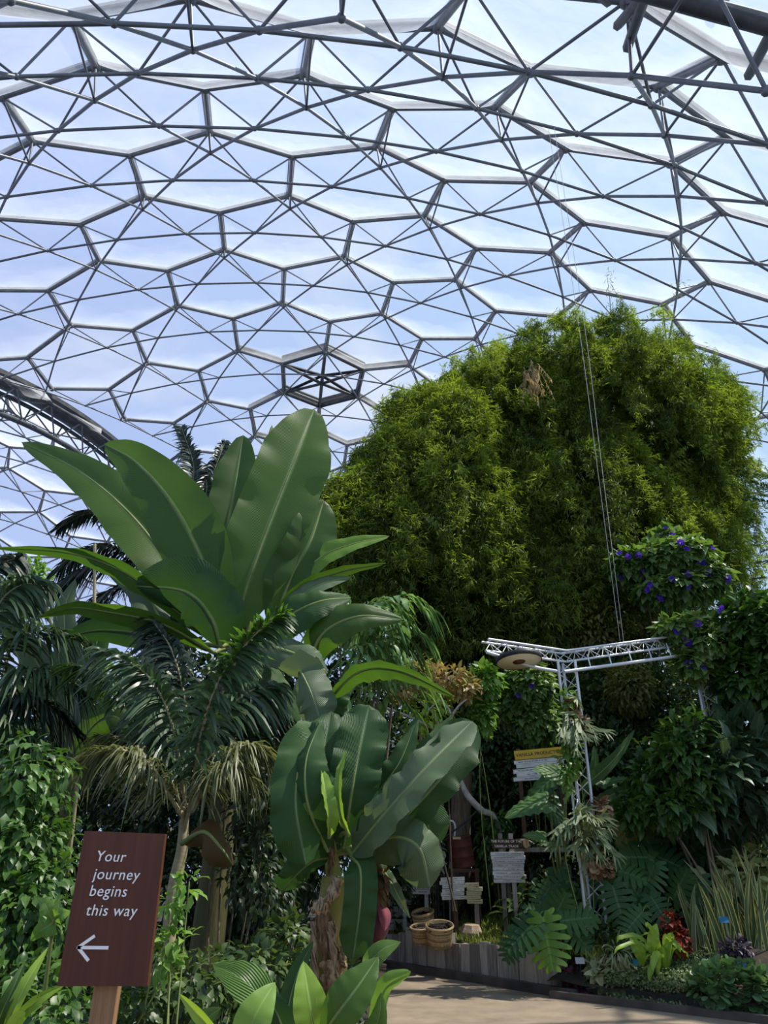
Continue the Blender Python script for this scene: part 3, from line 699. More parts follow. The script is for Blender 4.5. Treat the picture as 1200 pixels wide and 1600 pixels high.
# neighbouring dome beyond the arch
e_ = 20.0; R2 = math.sqrt(AR * AR + e_ * e_); D2 = DC + AN * (AD + e_)
import bmesh
bm = bmesh.new(); bmesh.ops.create_icosphere(bm, subdivisions=4, radius=1.0, matrix=Matrix.Rotation(.4, 4, 'X') @ Matrix.Rotation(.3, 4, 'Z'))
bm.verts.ensure_lookup_table()
nb = thing('ceiling_2', 'neighbouring hexagonal dome seen beyond the arch', None, D2 * [1, 1, 0], kind='structure')
fc = {f.index: nrm(np.array(f.calc_center_median())) for f in bm.faces}
def vis2(P):
    x, y, z = proj(P)
    return z > 1 and -420 < x < 420 and 420 < y < 1250 and P[2] > -.5 and (P - DC) @ AN > AD + .2
mo, mi_, md = MB(), MB(), MB()
midp = {}
for ed in bm.edges:
    f1, f2 = ed.link_faces
    a, b = D2 + R2 * fc[f1.index], D2 + R2 * fc[f2.index]
    if not (vis2(a) or vis2(b)): continue
    if (a - DC) @ AN < AD - 2 or (b - DC) @ AN < AD - 2: continue
    tube(mo, [a, b], .16, 6)
    m_ = D2 + .968 * R2 * nrm(fc[f1.index] + fc[f2.index]); midp[ed.index] = m_
    tube(md, [a, m_], .06, 5); tube(md, [b, m_], .06, 5)
for f in bm.faces:
    es = [midp[e2.index] for e2 in f.edges if e2.index in midp]
    for i in range(len(es)):
        for j in range(i): tube(mi_, [es[i], es[j]], .085, 5)
mo.build('hexagon_beam', M['steel'], nb, kind='stuff'); mi_.build('lattice_tube', M['steel'], nb, kind='stuff'); md.build('diagonal_strut', M['steel'], nb, kind='stuff')
for v in bm.verts:
    p = D2 + R2 * np.array(v.co)
    if not vis2(p): continue
    cs = [D2 + R2 * fc[f.index] for f in v.link_faces]
    u1 = nrm(np.cross(np.array(v.co), [0, 0, 1])); u2 = np.cross(np.array(v.co), u1)
    cs.sort(key=lambda q: math.atan2((q - p) @ u1, (q - p) @ u2))
    cushion(cs, root=nb, cen=D2)
bm.free()

# heavy girder crossing above the walkway, top right of the view
def dome_pt(px, py, dist=21.0):
    return CAM + nrm(ray(px, py)) * dist
gd = thing('trim_4', 'thick dark steel girder tube crossing overhead at the top right', None, (9, 20, 0), kind='structure')
g = [dome_pt(x, y) for x, y in ((760, -75), (900, -38), (1010, -12), (1110, 15), (1210, 42), (1330, 80))]
mb = MB(); tube(mb, smooth_path(g, 40), .22, 12); mb.build('main_tube', M['steel_dark'], gd)
mb = MB()
for a, b in ((1, (950, 3)), (2, (1060, -14)), (2, (965, 40)), (3, (1062, -25)), (3, (1140, -10)), (4, (1170, 118)), (4, (1260, -30)), (2, (980, 75))):
    tube(mb, [g[a], dome_pt(b[0], b[1], 23.5)], .13, 6)
mb.build('brace', M['steel_dark'], gd)

# ================================================================ PLANTS
def base_on(px, Y, z):
    p = at(px, 1400, Y); return np.array([p[0], Y, z])
def pth(pts):
    return np.array([at(*p) for p in pts])
def leaf_part(root, pts, hw, mat, name='leaf', rib=True, ribmat=None, petiole=None, rr=.022, **k):
    """pts: (px, py, Y) along the midrib from base to tip; hw: half width in photograph pixels."""
    P = pth(pts)
    m = len(pts) // 2
    h = hw * ppx(*pts[m])
    mb = MB(); Pm, wv = leaf_blade(mb, P, h, **k)
    o = mb.build(name, M[mat], root)
    if rib:
        mr = MB(); n_ = nrm(CAM - Pm.mean(0))
        tube(mr, Pm - n_ * .004, np.linspace(rr, rr * .22, len(Pm)), 6)
        if petiole is not None:
            tube(mr, smooth_path([petiole, (np.asarray(petiole) * .4 + Pm[0] * .6) + [0, 0, .05], Pm[0]], 8), np.linspace(rr * 1.5, rr, 8), 6)
        mr.build('midrib', M[ribmat or 'stem'], o)
    return o

# ---- tall banana behind the palms
BY = 7.2
crown = at(382, 985, BY)
t = thing('banana_plant', 'tall banana plant with huge upright paddle leaves rising above the palms', 'plant', base_on(382, BY, .1), group='banana plants')
mb = MB()
tube(mb, smooth_path([(crown[0] - .1, BY, .1), (crown[0] - .06, BY, 1.6), crown + [0, 0, .1]], 14), np.linspace(.17, .10, 14), 14)
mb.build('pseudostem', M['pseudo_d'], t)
c_ = crown
big = [
 # pts, half width px, roll, fold, curl, profile
 ([(352, 985, 6.9), (318, 880, 6.75), (268, 785, 6.7), (212, 722, 6.75), (163, 694, 6.9)], 54, 8, 14, .10, 'banana', 'banana'),
 ([(320, 985, 7.4), (262, 880, 7.3), (200, 800, 7.3), (122, 735, 7.4), (34, 691, 7.6)], 52, -22, 16, .15, 'banana', 'banana'),
 ([(345, 1010, 6.6), (330, 965, 6.45), (290, 925, 6.4), (212, 915, 6.6)], 54, 30, 12, .5, 'blunt', 'banana_d'),
 ([(330, 1000, 6.9), (235, 920, 6.6), (170, 882, 6.6), (95, 862, 6.8), (-12, 856, 7.1)], 27, 55, 22, .2, 'banana', 'banana'),
 ([(335, 1020, 6.8), (255, 975, 6.5), (165, 955, 6.5), (110, 950, 6.6), (58, 966, 6.8)], 24, 48, 22, .2, 'banana', 'banana'),
 ([(362, 990, 7.0), (398, 880, 6.9), (432, 790, 6.9), (466, 705, 6.95), (491, 640, 7.1)], 60, -8, 13, .06, 'blunt', 'banana'),
 ([(352, 960, 7.7), (352, 850, 7.75), (367, 760, 7.8), (380, 680, 7.9)], 36, 10, 14, .1, 'blunt', 'banana'),
 ([(395, 960, 7.9), (405, 840, 8.0), (418, 750, 8.1), (425, 664, 8.2)], 25, -35, 16, .1, 'banana', 'banana'),
 ([(425, 985, 7.1), (455, 900, 7.05), (485, 845, 7.05), (506, 782, 7.15)], 42, -12, 14, .06, 'blunt', 'banana'),
 ([(430, 960, 7.3), (490, 880, 7.1), (545, 852, 7.1), (608, 838, 7.2)], 21, 30, 22, .25, 'banana', 'banana_y'),
 ([(425, 965, 6.9), (470, 920, 6.8), (530, 893, 6.8), (602, 880, 6.9)], 20, -50, 22, .2, 'banana', 'banana'),
 ([(425, 975, 6.9), (465, 935, 6.7), (505, 912, 6.7), (548, 902, 6.8)], 22, 45, 20, .3, 'banana', 'banana_g'),
 ([(415, 1010, 6.7), (450, 965, 6.5), (500, 940, 6.45), (548, 934, 6.6)], 36, 35, 16, .45, 'banana', 'banana_d'),
 ([(480, 1045, 6.7), (505, 990, 6.5), (560, 963, 6.45), (630, 968, 6.6)], 34, 22, 18, .45, 'banana', 'banana'),
 ([(400, 1005, 6.6), (440, 1015, 6.4), (480, 1030, 6.3), (512, 1052, 6.4)], 30, 30, 10, .5, 'blunt', 'banana_g'),
 ([(300, 1010, 7.6), (250, 965, 7.7), (222, 920, 7.8), (150, 870, 8.1)], 34, -30, 12, .4, 'banana', 'banana_g'),
 ([(300, 1010, 7.9), (220, 990, 8.1), (150, 985, 8.2), (92, 1000, 8.3)], 26, 15, 12, .4, 'banana', 'banana_d'),
 ([(380, 1010, 7.0), (400, 1050, 6.9), (440, 1095, 6.9), (470, 1150, 7.0)], 36, 20, 12, .5, 'banana', 'banana_d'),
]
for pts, hw, roll, fold, curl, pf, mt in big:
    leaf_part(t, pts, hw, mt, prof=pf, roll=roll, fold=fold, curl=curl, ripple=.018, waves=4, petiole=c_ - [0, 0, .25], ns=34, nl=6)

# ---- nearer banana with flower bud
NY = 5.0
crown = at(527, 1318, NY)
t = thing('banana_plant', 'shorter banana plant with drooping dark leaves, brown peeling stem and hanging red bud', 'plant', base_on(515, NY, .1), group='banana plants')
mb = MB()
st = pth([(512, 1660, NY), (513, 1540, NY), (516, 1450, NY), (522, 1370, NY)])
st[0][2] = .08
tube(mb, smooth_path(st, 20), np.linspace(.135, .075, 20), 16)
tube(mb, smooth_path(pth([(522, 1370, NY), (517, 1335, NY), (514, 1305, NY)]), 8), [.055, .05, .047, .045, .05, .042, .04, .036], 10)
mb.build('pseudostem', M['pseudo'], t)
def dry(pts, w, sgn):
    mb = MB(); P = smooth_path(pth(pts), 12)
    la = nrm(np.cross(np.gradient(P, axis=0), CAM - P.mean(0)))
    u = np.linspace(-1, 1, 7); tt = np.linspace(0, 1, 12)
    wv = w * ppx(*pts[0]) * (1 - .65 * tt**2) * (1 + .25 * np.sin(tt * 17 + sgn))
    V = P[:, None] + la[:, None] * (u[None, :, None] * wv[:, None, None]) + nrm(CAM - P.mean(0)) * ((.06 * (1 - u[None, :]**2) + .02 * np.sin(u[None, :] * 9 + tt[:, None] * 13 * sgn)))[..., None]
    i = np.arange(11)[:, None] * 7; j = np.arange(6)[None]
    mb.add(V, np.stack([i + j, i + j + 1, i + 7 + j + 1, i + 7 + j], -1).reshape(-1, 4))
    mb.build('dry_sheath', M['sheath'], t, label='brown peeling dry sheath on the stem')
dry([(503, 1405, 4.86), (506, 1450, 4.84), (508, 1500, 4.86)], 13, 1)
dry([(521, 1500, 4.84), (519, 1530, 4.83), (510, 1565, 4.85)], 19, -1)
dry([(528, 1372, 4.88), (518, 1400, 4.82), (508, 1408, 4.78)], 10, 2)
dry([(512, 1412, 4.8), (498, 1418, 4.76), (486, 1424, 4.76)], 12, 3)
dry([(516, 1440, 4.84), (520, 1480, 4.83), (528, 1530, 4.84)], 9, -2)
dry([(492, 1440, 4.88), (491, 1490, 4.87), (497, 1560, 4.87)], 7, 2)
dry([(517, 1318, 4.93), (519, 1345, 4.93), (514, 1366, 4.94)], 6, 4)
dry([(538, 1480, 4.88), (534, 1500, 4.84), (540, 1512, 4.83)], 7, -4)
near = [
 ([(538, 1325, 4.85), (548, 1250, 4.7), (560, 1180, 4.72), (577, 1102, 4.85)], 41, -6, 10, .12, 'wide', 'banana_d', 0),
 ([(525, 1330, 4.9), (512, 1250, 4.75), (506, 1180, 4.75), (517, 1112, 4.9)], 33, 14, 14, .3, 'wide', 'banana_d', 0),
 ([(512, 1330, 4.8), (482, 1260, 4.6), (478, 1190, 4.6), (500, 1128, 4.75)], 34, 25, -12, .35, 'banana', 'banana_d', .2),
 ([(517, 1140, 5.0), (477, 1170, 4.75), (462, 1250, 4.6), (478, 1352, 4.62)], 38, 12, -10, .3, 'wide', 'banana_d', 0),
 ([(505, 1150, 4.95), (455, 1180, 4.8), (447, 1230, 4.75), (452, 1300, 4.8)], 22, -25, -14, .4, 'wide', 'banana_d', 0),
 ([(550, 1335, 4.8), (598, 1275, 4.6), (660, 1205, 4.55), (738, 1127, 4.75)], 36, 34, 24, .15, 'wide', 'banana_g', .15),
 ([(560, 1345, 4.9), (625, 1285, 4.78), (690, 1215, 4.75), (748, 1140, 4.9)], 44, -25, 16, .10, 'wide', 'banana_d', -.3),
 ([(545, 1330, 5.0), (580, 1255, 5.0), (625, 1190, 5.0), (652, 1120, 5.1)], 28, 18, 14, .2, 'banana', 'banana_d', 0),
 ([(552, 1330, 5.1), (605, 1250, 5.15), (655, 1190, 5.15), (708, 1118, 5.3)], 29, -10, 16, .2, 'banana', 'banana_d', 0),
 ([(560, 1335, 4.85), (612, 1308, 4.65), (655, 1325, 4.6), (672, 1388, 4.7)], 40, 15, -12, .35, 'wide', 'banana_g', 0),
 ([(556, 1318, 5.0), (610, 1270, 4.9), (655, 1272, 4.9), (684, 1322, 5.0)], 34, -12, -12, .3, 'wide', 'banana_d', 0),
 ([(551, 1340, 4.8), (563, 1360, 4.68), (562, 1420, 4.66), (551, 1500, 4.72)], 27, 4, 8, .12, 'wide', 'banana_d', 0),
 ([(515, 1340, 4.95), (490, 1345, 4.9), (465, 1365, 4.85), (442, 1392, 4.9)], 26, 40, 12, .4, 'wide', 'banana_d', 0),
 ([(514, 1308, 4.62), (515, 1275, 4.52), (508, 1240, 4.52), (503, 1203, 4.6)], 13, -30, 40, .1, 'blunt', 'banana_y', .2),
 ([(545, 1305, 4.66), (532, 1268, 4.55), (530, 1215, 4.55), (541, 1172, 4.6)], 9, 40, 30, .1, 'blunt', 'banana_y', .2),
 ([(590, 1350, 5.2), (605, 1370, 5.1), (622, 1400, 5.0), (640, 1434, 5.1)], 10, 20, 20, .1, 'strap', 'banana_g', 0),
 ([(508, 1100, 5.4), (560, 1050, 5.1), (625, 1048, 5.0), (710, 1088, 5.2)], 21, -38, 20, .2, 'banana', 'banana', .2),
 ([(470, 1060, 5.3), (470, 1050, 5.2), (487, 1085, 5.1), (500, 1125, 5.1)], 32, -10, -14, .3, 'wide', 'banana_g', 0),
 ([(500, 1135, 5.4), (515, 1110, 5.35), (530, 1085, 5.35), (540, 1060, 5.45)], 25, 20, 14, .2, 'banana', 'banana_d', 0),
 ([(535, 1300, 5.3), (540, 1220, 5.3), (545, 1150, 5.3), (543, 1085, 5.4)], 20, -40, 16, .2, 'banana', 'banana_d', 0),
]
for pts, hw, roll, fold, curl, pf, mt, asy in near:
    leaf_part(t, pts, hw, mt, prof=pf, roll=roll, fold=fold, curl=curl, ripple=.04, waves=5, rr=.012, asym=asy, ns=34, nl=6,
              petiole=at(516, 1335, NY) if pts[0][1] > 1200 else None)
for top in ((508, 1100, 5.4), (470, 1060, 5.3), (500, 1135, 5.4), (517, 1140, 5.0)):
    mb = MB(); tube(mb, smooth_path([at(516, 1330, NY), at(512, 1240, 5.2), at(*top)], 10), np.linspace(.022, .012, 10), 6); mb.build('leaf_stalk', M['stem'], t)
mb = MB()
sp = smooth_path(pth([(545, 1330, 5.05), (578, 1335, 5.0), (592, 1365, 4.98), (596, 1412, 4.98)]), 22)
tube(mb, sp, .022 + .018 * rng.random(22) * np.linspace(.3, 1, 22), 9)
blob_leaves(mb, at(594, 1385, 4.98), (.05, .05, .16), 70, .07, .04, T_LEAF, droop=1.2, inner=.4)
mb.build('flower_stalk', M['dead'], t)
mb = MB()
bt = at(596, 1412, 4.98); L_ = 52 * ppx(596, 1440, 4.98)
lathe(mb, bt, [(.01, .02), (.045, -.03), (.062, -.09), (.055, -.15), (.028, -.21), (.004, -L_)], (.10, 0, 1), 16)
mb.build('flower_bud', M['bud'], t, label='dark red pointed flower bud')
mb = MB(); leaf_blade(mb, pth([(590, 1412, 4.93), (601, 1430, 4.88), (601, 1455, 4.87)]), .04, prof='oval', fold=-20, ripple=0, ns=10, nl=3)
mb.build('bract', M['bud_red'], t)

# ---- foxtail palms on the left
def palm_plant(name, label, stem_pts, fronds, mats, stem_r=.05, group=None, kink=None):
    z0 = .1
    b = at(*stem_pts[0]); b = np.array([b[0], b[1], z0])
    t = thing(name, label, 'palm', b, group=group)
    mb = MB(); P = smooth_path(np.concatenate([[b], pth(stem_pts[1:])]), 16)
    tube(mb, P, np.linspace(stem_r * 1.25, stem_r * .8, 16), 10); mb.build('trunk', M['palestem'], t)
    top = P[-1]
    for pts, L_, W_, mt, dr, plm in fronds:
        m = len(pts) // 2; s = ppx(*pts[m])
        fl, fs = MB(), MB()
        Q = pth(pts)
        frond(fl, fs, Q, int(np.clip(np.linalg.norm(np.diff(Q, axis=0), axis=1).sum() / (W_ * s * .48), 30, 170)), L_ * s, W_ * s * .5, droop=dr, plume=plm, r0=.016, irregular=.16, face=nrm(CAM - Q.mean(0)) if Q[-1][2] - Q[0][2] > .8 * np.linalg.norm(Q[-1] - Q[0]) else None)
        o = fl.build('frond', M[mt], t)
        if np.linalg.norm(Q[0] - top) > .05: tube(fs, smooth_path([top - [0, 0, .15], (top + Q[0]) / 2 + [0, 0, .05], Q[0]], 8), .018, 6)
        fs.build('rachis', M['palestem'], o)
    return t
PY = 6.2
palm_plant('foxtail_palm', 'foxtail palm with bushy drooping leaflets and pale stem right of the brown sign', [(262, 1560, PY), (268, 1420, PY), (284, 1330, PY), (288, 1280, PY)], [
    ([(296, 1262, 6.1), (318, 1130, 5.7), (362, 1030, 5.5), (440, 958, 5.5)], 58, 6, 'palm', .6, .8),
    ([(345, 1085, 5.6), (375, 1020, 5.5), (405, 985, 5.45), (446, 956, 5.45)], 44, 6, 'palm_l', .35, .5),
    ([(290, 1262, 6.2), (268, 1130, 5.9), (225, 1050, 5.8), (150, 1015, 5.9)], 61, 6, 'palm', .7, .7),
    ([(286, 1268, 6.2), (242, 1150, 6.0), (170, 1060, 6.0), (100, 1040, 6.2)], 58, 6, 'palm', .8, .7),
    ([(288, 1262, 6.3), (292, 1120, 6.2), (270, 1020, 6.3), (235, 965, 6.5)], 61, 6, 'palm_d', .8, .7),
    ([(282, 1272, 6.0), (228, 1190, 5.6), (165, 1172, 5.5), (100, 1200, 5.6)], 50, 3.6, 'palm_p', .95, .9),
    ([(283, 1272, 6.1), (235, 1195, 5.9), (200, 1160, 5.9), (150, 1150, 6.0)], 50, 3.6, 'palm_p', .95, .9),
    ([(300, 1264, 6.2), (340, 1190, 5.9), (392, 1165, 5.8), (440, 1195, 5.9)], 50, 3.6, 'palm_p', .95, .9),
    ([(300, 1268, 6.1), (330, 1215, 5.8), (365, 1195, 5.7), (398, 1225, 5.7)], 50, 3.6, 'palm_p', .95, .9),
    ([(298, 1262, 6.4), (345, 1130, 6.4), (390, 1080, 6.4), (440, 1075, 6.6)], 61, 6, 'palm', .8, .7),
    ([(298, 1262, 6.5), (355, 1160, 6.6), (410, 1120, 6.7), (455, 1130, 6.8)], 56, 6, 'palm_d', .8, .7),
    ([(292, 1262, 6.4), (250, 1100, 6.6), (240, 1000, 6.8), (280, 960, 7.0)], 50, 6, 'palm_d', 1.0, .6),
], None, .048, group='foxtail palms')
palm_plant('foxtail_palm', 'foxtail palm at the left edge with dark arching plumes below the banana leaves', [(-70, 1500, 7.5), (-60, 1250, 7.5), (-50, 1120, 7.5)], [
    ([(-40, 1090, 7.4), (10, 1010, 7.0), (70, 985, 6.9), (140, 1010, 7.0)], 67, 6, 'palm', .8, .7),
    ([(-40, 1100, 7.4), (20, 1055, 6.8), (80, 1050, 6.7), (135, 1090, 6.8)], 69, 6, 'palm', .9, .7),
    ([(-40, 1110, 7.4), (10, 1095, 6.7), (70, 1100, 6.6), (120, 1150, 6.7)], 64, 6, 'palm_d', .9, .7),
    ([(-40, 1080, 7.4), (-10, 960, 7.2), (30, 915, 7.2), (75, 915, 7.4)], 61, 6, 'palm', .8, .6),
    ([(-45, 1080, 7.6), (-40, 950, 7.6), (-15, 890, 7.6), (30, 870, 7.8)], 56, 6, 'palm_d', .8, .6),
    ([(-40, 1110, 7.3), (-10, 1120, 6.6), (40, 1150, 6.4), (80, 1210, 6.5)], 64, 6, 'palm', .9, .7),
], None, .07, group='foxtail palms')

# ---- low banana between the foxtail palms
bt = np.array([at(110, 1300, 8.4)[0], 8.4, .1])
t = thing('banana_plant', 'low banana plant half hidden behind the foxtail fronds at the left', 'plant', bt, group='banana plants')
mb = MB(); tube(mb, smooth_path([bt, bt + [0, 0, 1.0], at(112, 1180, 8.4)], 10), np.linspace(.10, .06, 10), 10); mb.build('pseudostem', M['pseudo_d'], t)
for pts, hw, mt in (([(112, 1180, 8.4), (150, 1130, 8.2), (180, 1120, 8.1), (215, 1150, 8.2)], 26, 'banana'), ([(112, 1180, 8.4), (80, 1100, 8.3), (40, 1080, 8.2), (-5, 1110, 8.3)], 30, 'banana_g'), ([(112, 1180, 8.4), (70, 1060, 8.6), (40, 1010, 8.6), (5, 1000, 8.7)], 28, 'banana_g'), ([(112, 1180, 8.4), (110, 1060, 8.7), (100, 960, 8.8), (118, 905, 8.9)], 22, 'banana_g'), ([(112, 1180, 8.4), (140, 1050, 8.8), (160, 980, 8.9), (190, 950, 9)], 20, 'banana')):
    leaf_part(t, pts, hw, mt, prof='banana', roll=15, fold=12, curl=.3, ripple=.02, rr=.014)
mb = MB(); tube(mb, [np.array([at(147, 1200, 9)[0], 9, .1]), at(147, 1000, 9), at(148, 850, 9)], .022, 6); tag(mb.build('garden_cane', M['palestem']), 'thin pale upright cane between the palms at the left', 'cane')
# ---- tall dark feather palm far behind
palm_plant('feather_palm', 'tall dark feather palm far behind the big banana leaves', [(225, 1400, 15), (232, 1100, 15), (238, 890, 15)], [
    ([(240, 880, 15), (285, 800, 14.8), (303, 735, 14.7), (284, 668, 14.7)], 32, 4, 'palm_d', .5, .1),
    ([(242, 880, 15), (310, 800, 14.6), (335, 735, 14.5), (352, 690, 14.6)], 30, 4, 'palm_d', .8, .2),
    ([(242, 882, 15), (300, 820, 14.6), (322, 770, 14.4), (320, 735, 14.4)], 28, 3.2, 'palm_d', .9, .3),
    ([(236, 882, 15), (190, 822, 14.8), (140, 802, 14.7), (92, 825, 14.8)], 30, 3.2, 'palm_d', .7, .2),
    ([(236, 885, 15), (190, 858, 14.6), (140, 858, 14.5), (92, 892, 14.6)], 36, 3.2, 'palm_d', .9, .3),
    ([(236, 888, 15), (185, 880, 14.5), (130, 892, 14.4), (82, 930, 14.5)], 36, 3.2, 'palm_d', .9, .3),
    ([(236, 890, 15), (200, 910, 14.4), (160, 935, 14.3), (130, 975, 14.4)], 36, 3.2, 'palm_d', .9, .3),
    ([(242, 884, 15), (290, 850, 14.5), (330, 850, 14.4), (370, 880, 14.5)], 36, 3.2, 'palm_d', .9, .3),
    ([(238, 886, 15), (225, 840, 14.6), (205, 800, 14.6), (180, 780, 14.8)], 34, 3.2, 'palm_d', .6, .3),
    ([(240, 890, 15), (255, 930, 14.4), (260, 965, 14.3), (255, 1010, 14.4)], 36, 3.2, 'palm_d', .7, .3),
], None, .16)

# ---- giant bamboo
def bamboo(label, blobs, nplume, per, base, mat='bamboo', ncane=16, dens=None):
    t = thing('bamboo', label, 'bamboo', base, group='giant bamboo clumps')
    pos_, dr_, up_, L_, W_, rn_ = [], [], [], [], [], []
    vol = np.array([b[3] * b[4] for b in blobs], float); vol /= vol.sum()
    cs = [(at(b[0], b[1], b[2]), b[3] * ppx(b[0], b[1], b[2]), b[4] * ppx(b[0], b[1], b[2])) for b in blobs]
    for bi, (c, rx, rz) in enumerate(cs):
        n = int(nplume * vol[bi])
        d = rdir(n); d[: int(.6 * n)] = nrm(d[: int(.6 * n)] + nrm(CAM - c) * .8 + [0, 0, .25])
        rr = .72 + .33 * rng.random(n)**.7
        q = c + d * rr[:, None] * [rx, rx * .9, rz]
        for k in range(n):
            m = int(per * (.6 + .8 * rng.random()))
            od = nrm(d[k] * [1, 1, .35] + rng.normal(size=3) * .3)
            s = rng.random(m)
            ln = .9 + .8 * rng.random()
            # a plume arches outward and hangs down
            pc = q[k] + od * (s[:, None] * ln * .55) + np.array([0, 0, -1.0]) * (s[:, None]**1.7 * ln * 1.25 - .35 * s[:, None]) + rng.normal(size=(m, 3)) * np.array([.13, .13, .11])
            tone = np.clip(.5 + .22 * rng.normal() + (.25 if d[k][2] > .5 else 0), 0, 1)  # upward plumes toned lighter: sunlit crown put into the leaf colour
            nb_ = 11
            pp = np.repeat(pc, nb_, 0) + rng.normal(size=(m * nb_, 3)) * .05
            dd = nrm(np.repeat(nrm(od + rng.normal(size=(m, 3)) * .5), nb_, 0) * .8 + rdir(m * nb_) * .75 + [0, 0, -.55])
            pos_.append(pp); dr_.append(dd); up_.append(nrm(rdir(m * nb_) * .6 + d[k] * .5 + [0, 0, .8]))
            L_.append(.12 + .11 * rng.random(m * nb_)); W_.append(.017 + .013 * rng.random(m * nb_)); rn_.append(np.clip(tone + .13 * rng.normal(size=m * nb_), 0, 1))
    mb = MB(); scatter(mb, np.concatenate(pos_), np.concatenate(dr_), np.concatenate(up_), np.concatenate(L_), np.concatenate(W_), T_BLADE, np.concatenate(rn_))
    for c, rx, rz in cs:                                # leafy inside of the clump, its shade put into a dark leaf tone
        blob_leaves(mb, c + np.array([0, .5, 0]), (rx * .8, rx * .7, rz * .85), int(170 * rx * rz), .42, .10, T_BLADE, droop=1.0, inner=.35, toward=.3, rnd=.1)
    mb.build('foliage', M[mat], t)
    for k in range(ncane):
        c, rx, rz = cs[rng.integers(len(cs))]
        a = np.asarray(base) + [rng.normal() * .8, rng.normal() * .6, 0]
        e = c + rng.normal(size=3) * [rx * .35, rx * .3, rz * .3]
        mid = a * .45 + e * .55 + [0, 0, (e[2] - a[2]) * .18]
        mb = MB(); P = smooth_path([a, mid, e], 18); tube(mb, P, np.linspace(.05, .014, 18) * (1 + .12 * (np.arange(18) % 2)), 7)
        mb.build('cane', M['cane'], t)
    return t
YB = 20.0
bA = bamboo('huge rounded bamboo clump filling the right half under the dome', [
    (960, 665, 20, 150, 150), (1062, 700, 20, 78, 150), (880, 640, 20, 105, 120), (805, 690, 19.6, 100, 140), (985, 560, 20.5, 85, 70),
    (900, 820, 19, 140, 150), (1075, 840, 19.4, 66, 110), (1000, 860, 19, 110, 110), (800, 860, 19, 80, 130), (1060, 610, 20.3, 72, 85), (880, 560, 20.4, 80, 55), (780, 600, 20.2, 60, 60), (1108, 720, 20.2, 42, 85), (850, 930, 18.6, 100, 80), (960, 930, 18.4, 70, 70), (1095, 640, 20.3, 45, 70), (700, 960, 19.5, 60, 90)],
    1700, 32, np.array([at(900, 1200, 20)[0], 20.5, 1.2]), ncane=22)
# straw coloured flower tuft and tall bare shoots
mb = MB()
p0 = at(835, 580, 16.3)
for k in range(26):
    a = p0 + rng.normal(size=3) * [.16, .12, .16]
    n = 26; s = rng.random(n)
    P = a + np.array([rng.normal() * .35, rng.normal() * .2, -1.0]) * s[:, None] * .7
    tube(mb, [p0 + [0, .1, .2], a, a + (P[s.argmax()] - a) * 1.02], .008, 4)
    scatter(mb, P, rdir(n) * .5 + [0, 0, -1], rdir(n), .13, .03, T_BLADE)
mb.build('dried_flower_tuft', M['bamboo_y'], bA, label='straw coloured dried tuft')
for pts in ([(955, 520, 20), (953, 470, 20), (948, 425, 20)], [(985, 520, 20), (1040, 480, 20), (1065, 440, 20)], [(990, 515, 20.3), (975, 480, 20.3), (952, 440, 20.3)]):
    mb = MB(); P = smooth_path(pth(pts), 14); tube(mb, P, np.linspace(.02, .005, 14), 5)
    n = 40; i = rng.integers(3, 14, n); scatter(mb, P[i] + rng.normal(size=(n, 3)) * .12, rdir(n) + [0, 0, -.3], rdir(n), .2, .02, T_BLADE)
    mb.build('shoot', M['bamboo'], bA)
bamboo('lower bamboo spilling down on the left of the huge clump, above the banana leaves', [
    (700, 695, 18.5, 85, 85), (640, 745, 18, 72, 90), (580, 795, 17.5, 62, 80), (535, 820, 17.5, 56, 70), (700, 800, 17.8, 95, 110), (620, 850, 17.2, 75, 100), (740, 900, 17.8, 80, 120), (545, 850, 17, 60, 90), (655, 655, 18.8, 48, 45), (745, 610, 19.2, 50, 60), (700, 640, 19, 50, 50)],
    1000, 32, np.array([at(690, 1200, 19)[0], 19, 1.1]), ncane=18)

# ---- generic shrub: crown leaves and stems standing on the ground
def shrub(name, label, cat, blobs, n, Lp, Wp, mat, z0=None, tpl=T_LEAF, droop=.5, group=None, inner=.5, stems=5, stem_r=.018, stem_mat='bark', base=None, toward=.4, rough=.8, flowers=0, fsize=9, lump=.25, mat_obj='foliage', yscale=1.0):
    cs = [(at(b[0], b[1], b[2]), b[3] * ppx(b[0], b[1], b[2]), b[4] * ppx(b[0], b[1], b[2])) for b in blobs]
    if base is None:
        c = cs[0][0]
        base = np.array([c[0], c[1], z0 if z0 is not None else .1])
    t = thing(name, label, cat, base, group=group)
    mb = MB(); a = np.array([b[3] * b[4] for b in blobs], float); a /= a.sum()
    for (c, rx, rz), b, f in zip(cs, blobs, a):
        s = ppx(b[0], b[1], b[2])
        ry = (b[5] if len(b) > 5 else rx) * yscale
        blob_leaves(mb, c, (rx, ry, rz), int(n * f), Lp * s, Wp * s, tpl, droop=droop, inner=inner, toward=toward, rough=rough, lump=lump)
    mb.build(mat_obj, M[mat], t)
    if stems:
        for k in range(stems):
            c, rx, rz = cs[k % len(cs)]
            e = c + rng.normal(size=3) * [rx * .4, rx * .2, rz * .35]
            b0 = base + np.array([rng.normal() * .06, rng.normal() * .05, -.02])
            ms = MB(); tube(ms, smooth_path([b0, b0 * .5 + e * .5 + rng.normal(size=3) * .08, e], 10), np.linspace(stem_r * 1.3, stem_r * .5, 10), 6)
            ms.build('stem', M[stem_mat], t)
    for k in range(flowers):
        c, rx, rz = cs[rng.integers(len(cs))]
        d = nrm(nrm(CAM - c) * 1.1 + rdir(1)[0] * .9)
        p = c + d * np.array([rx, rx * yscale, rz]) * 1.04
        flower(t, p, d, fsize * ppx(*blobs[0][:3]))
    return t
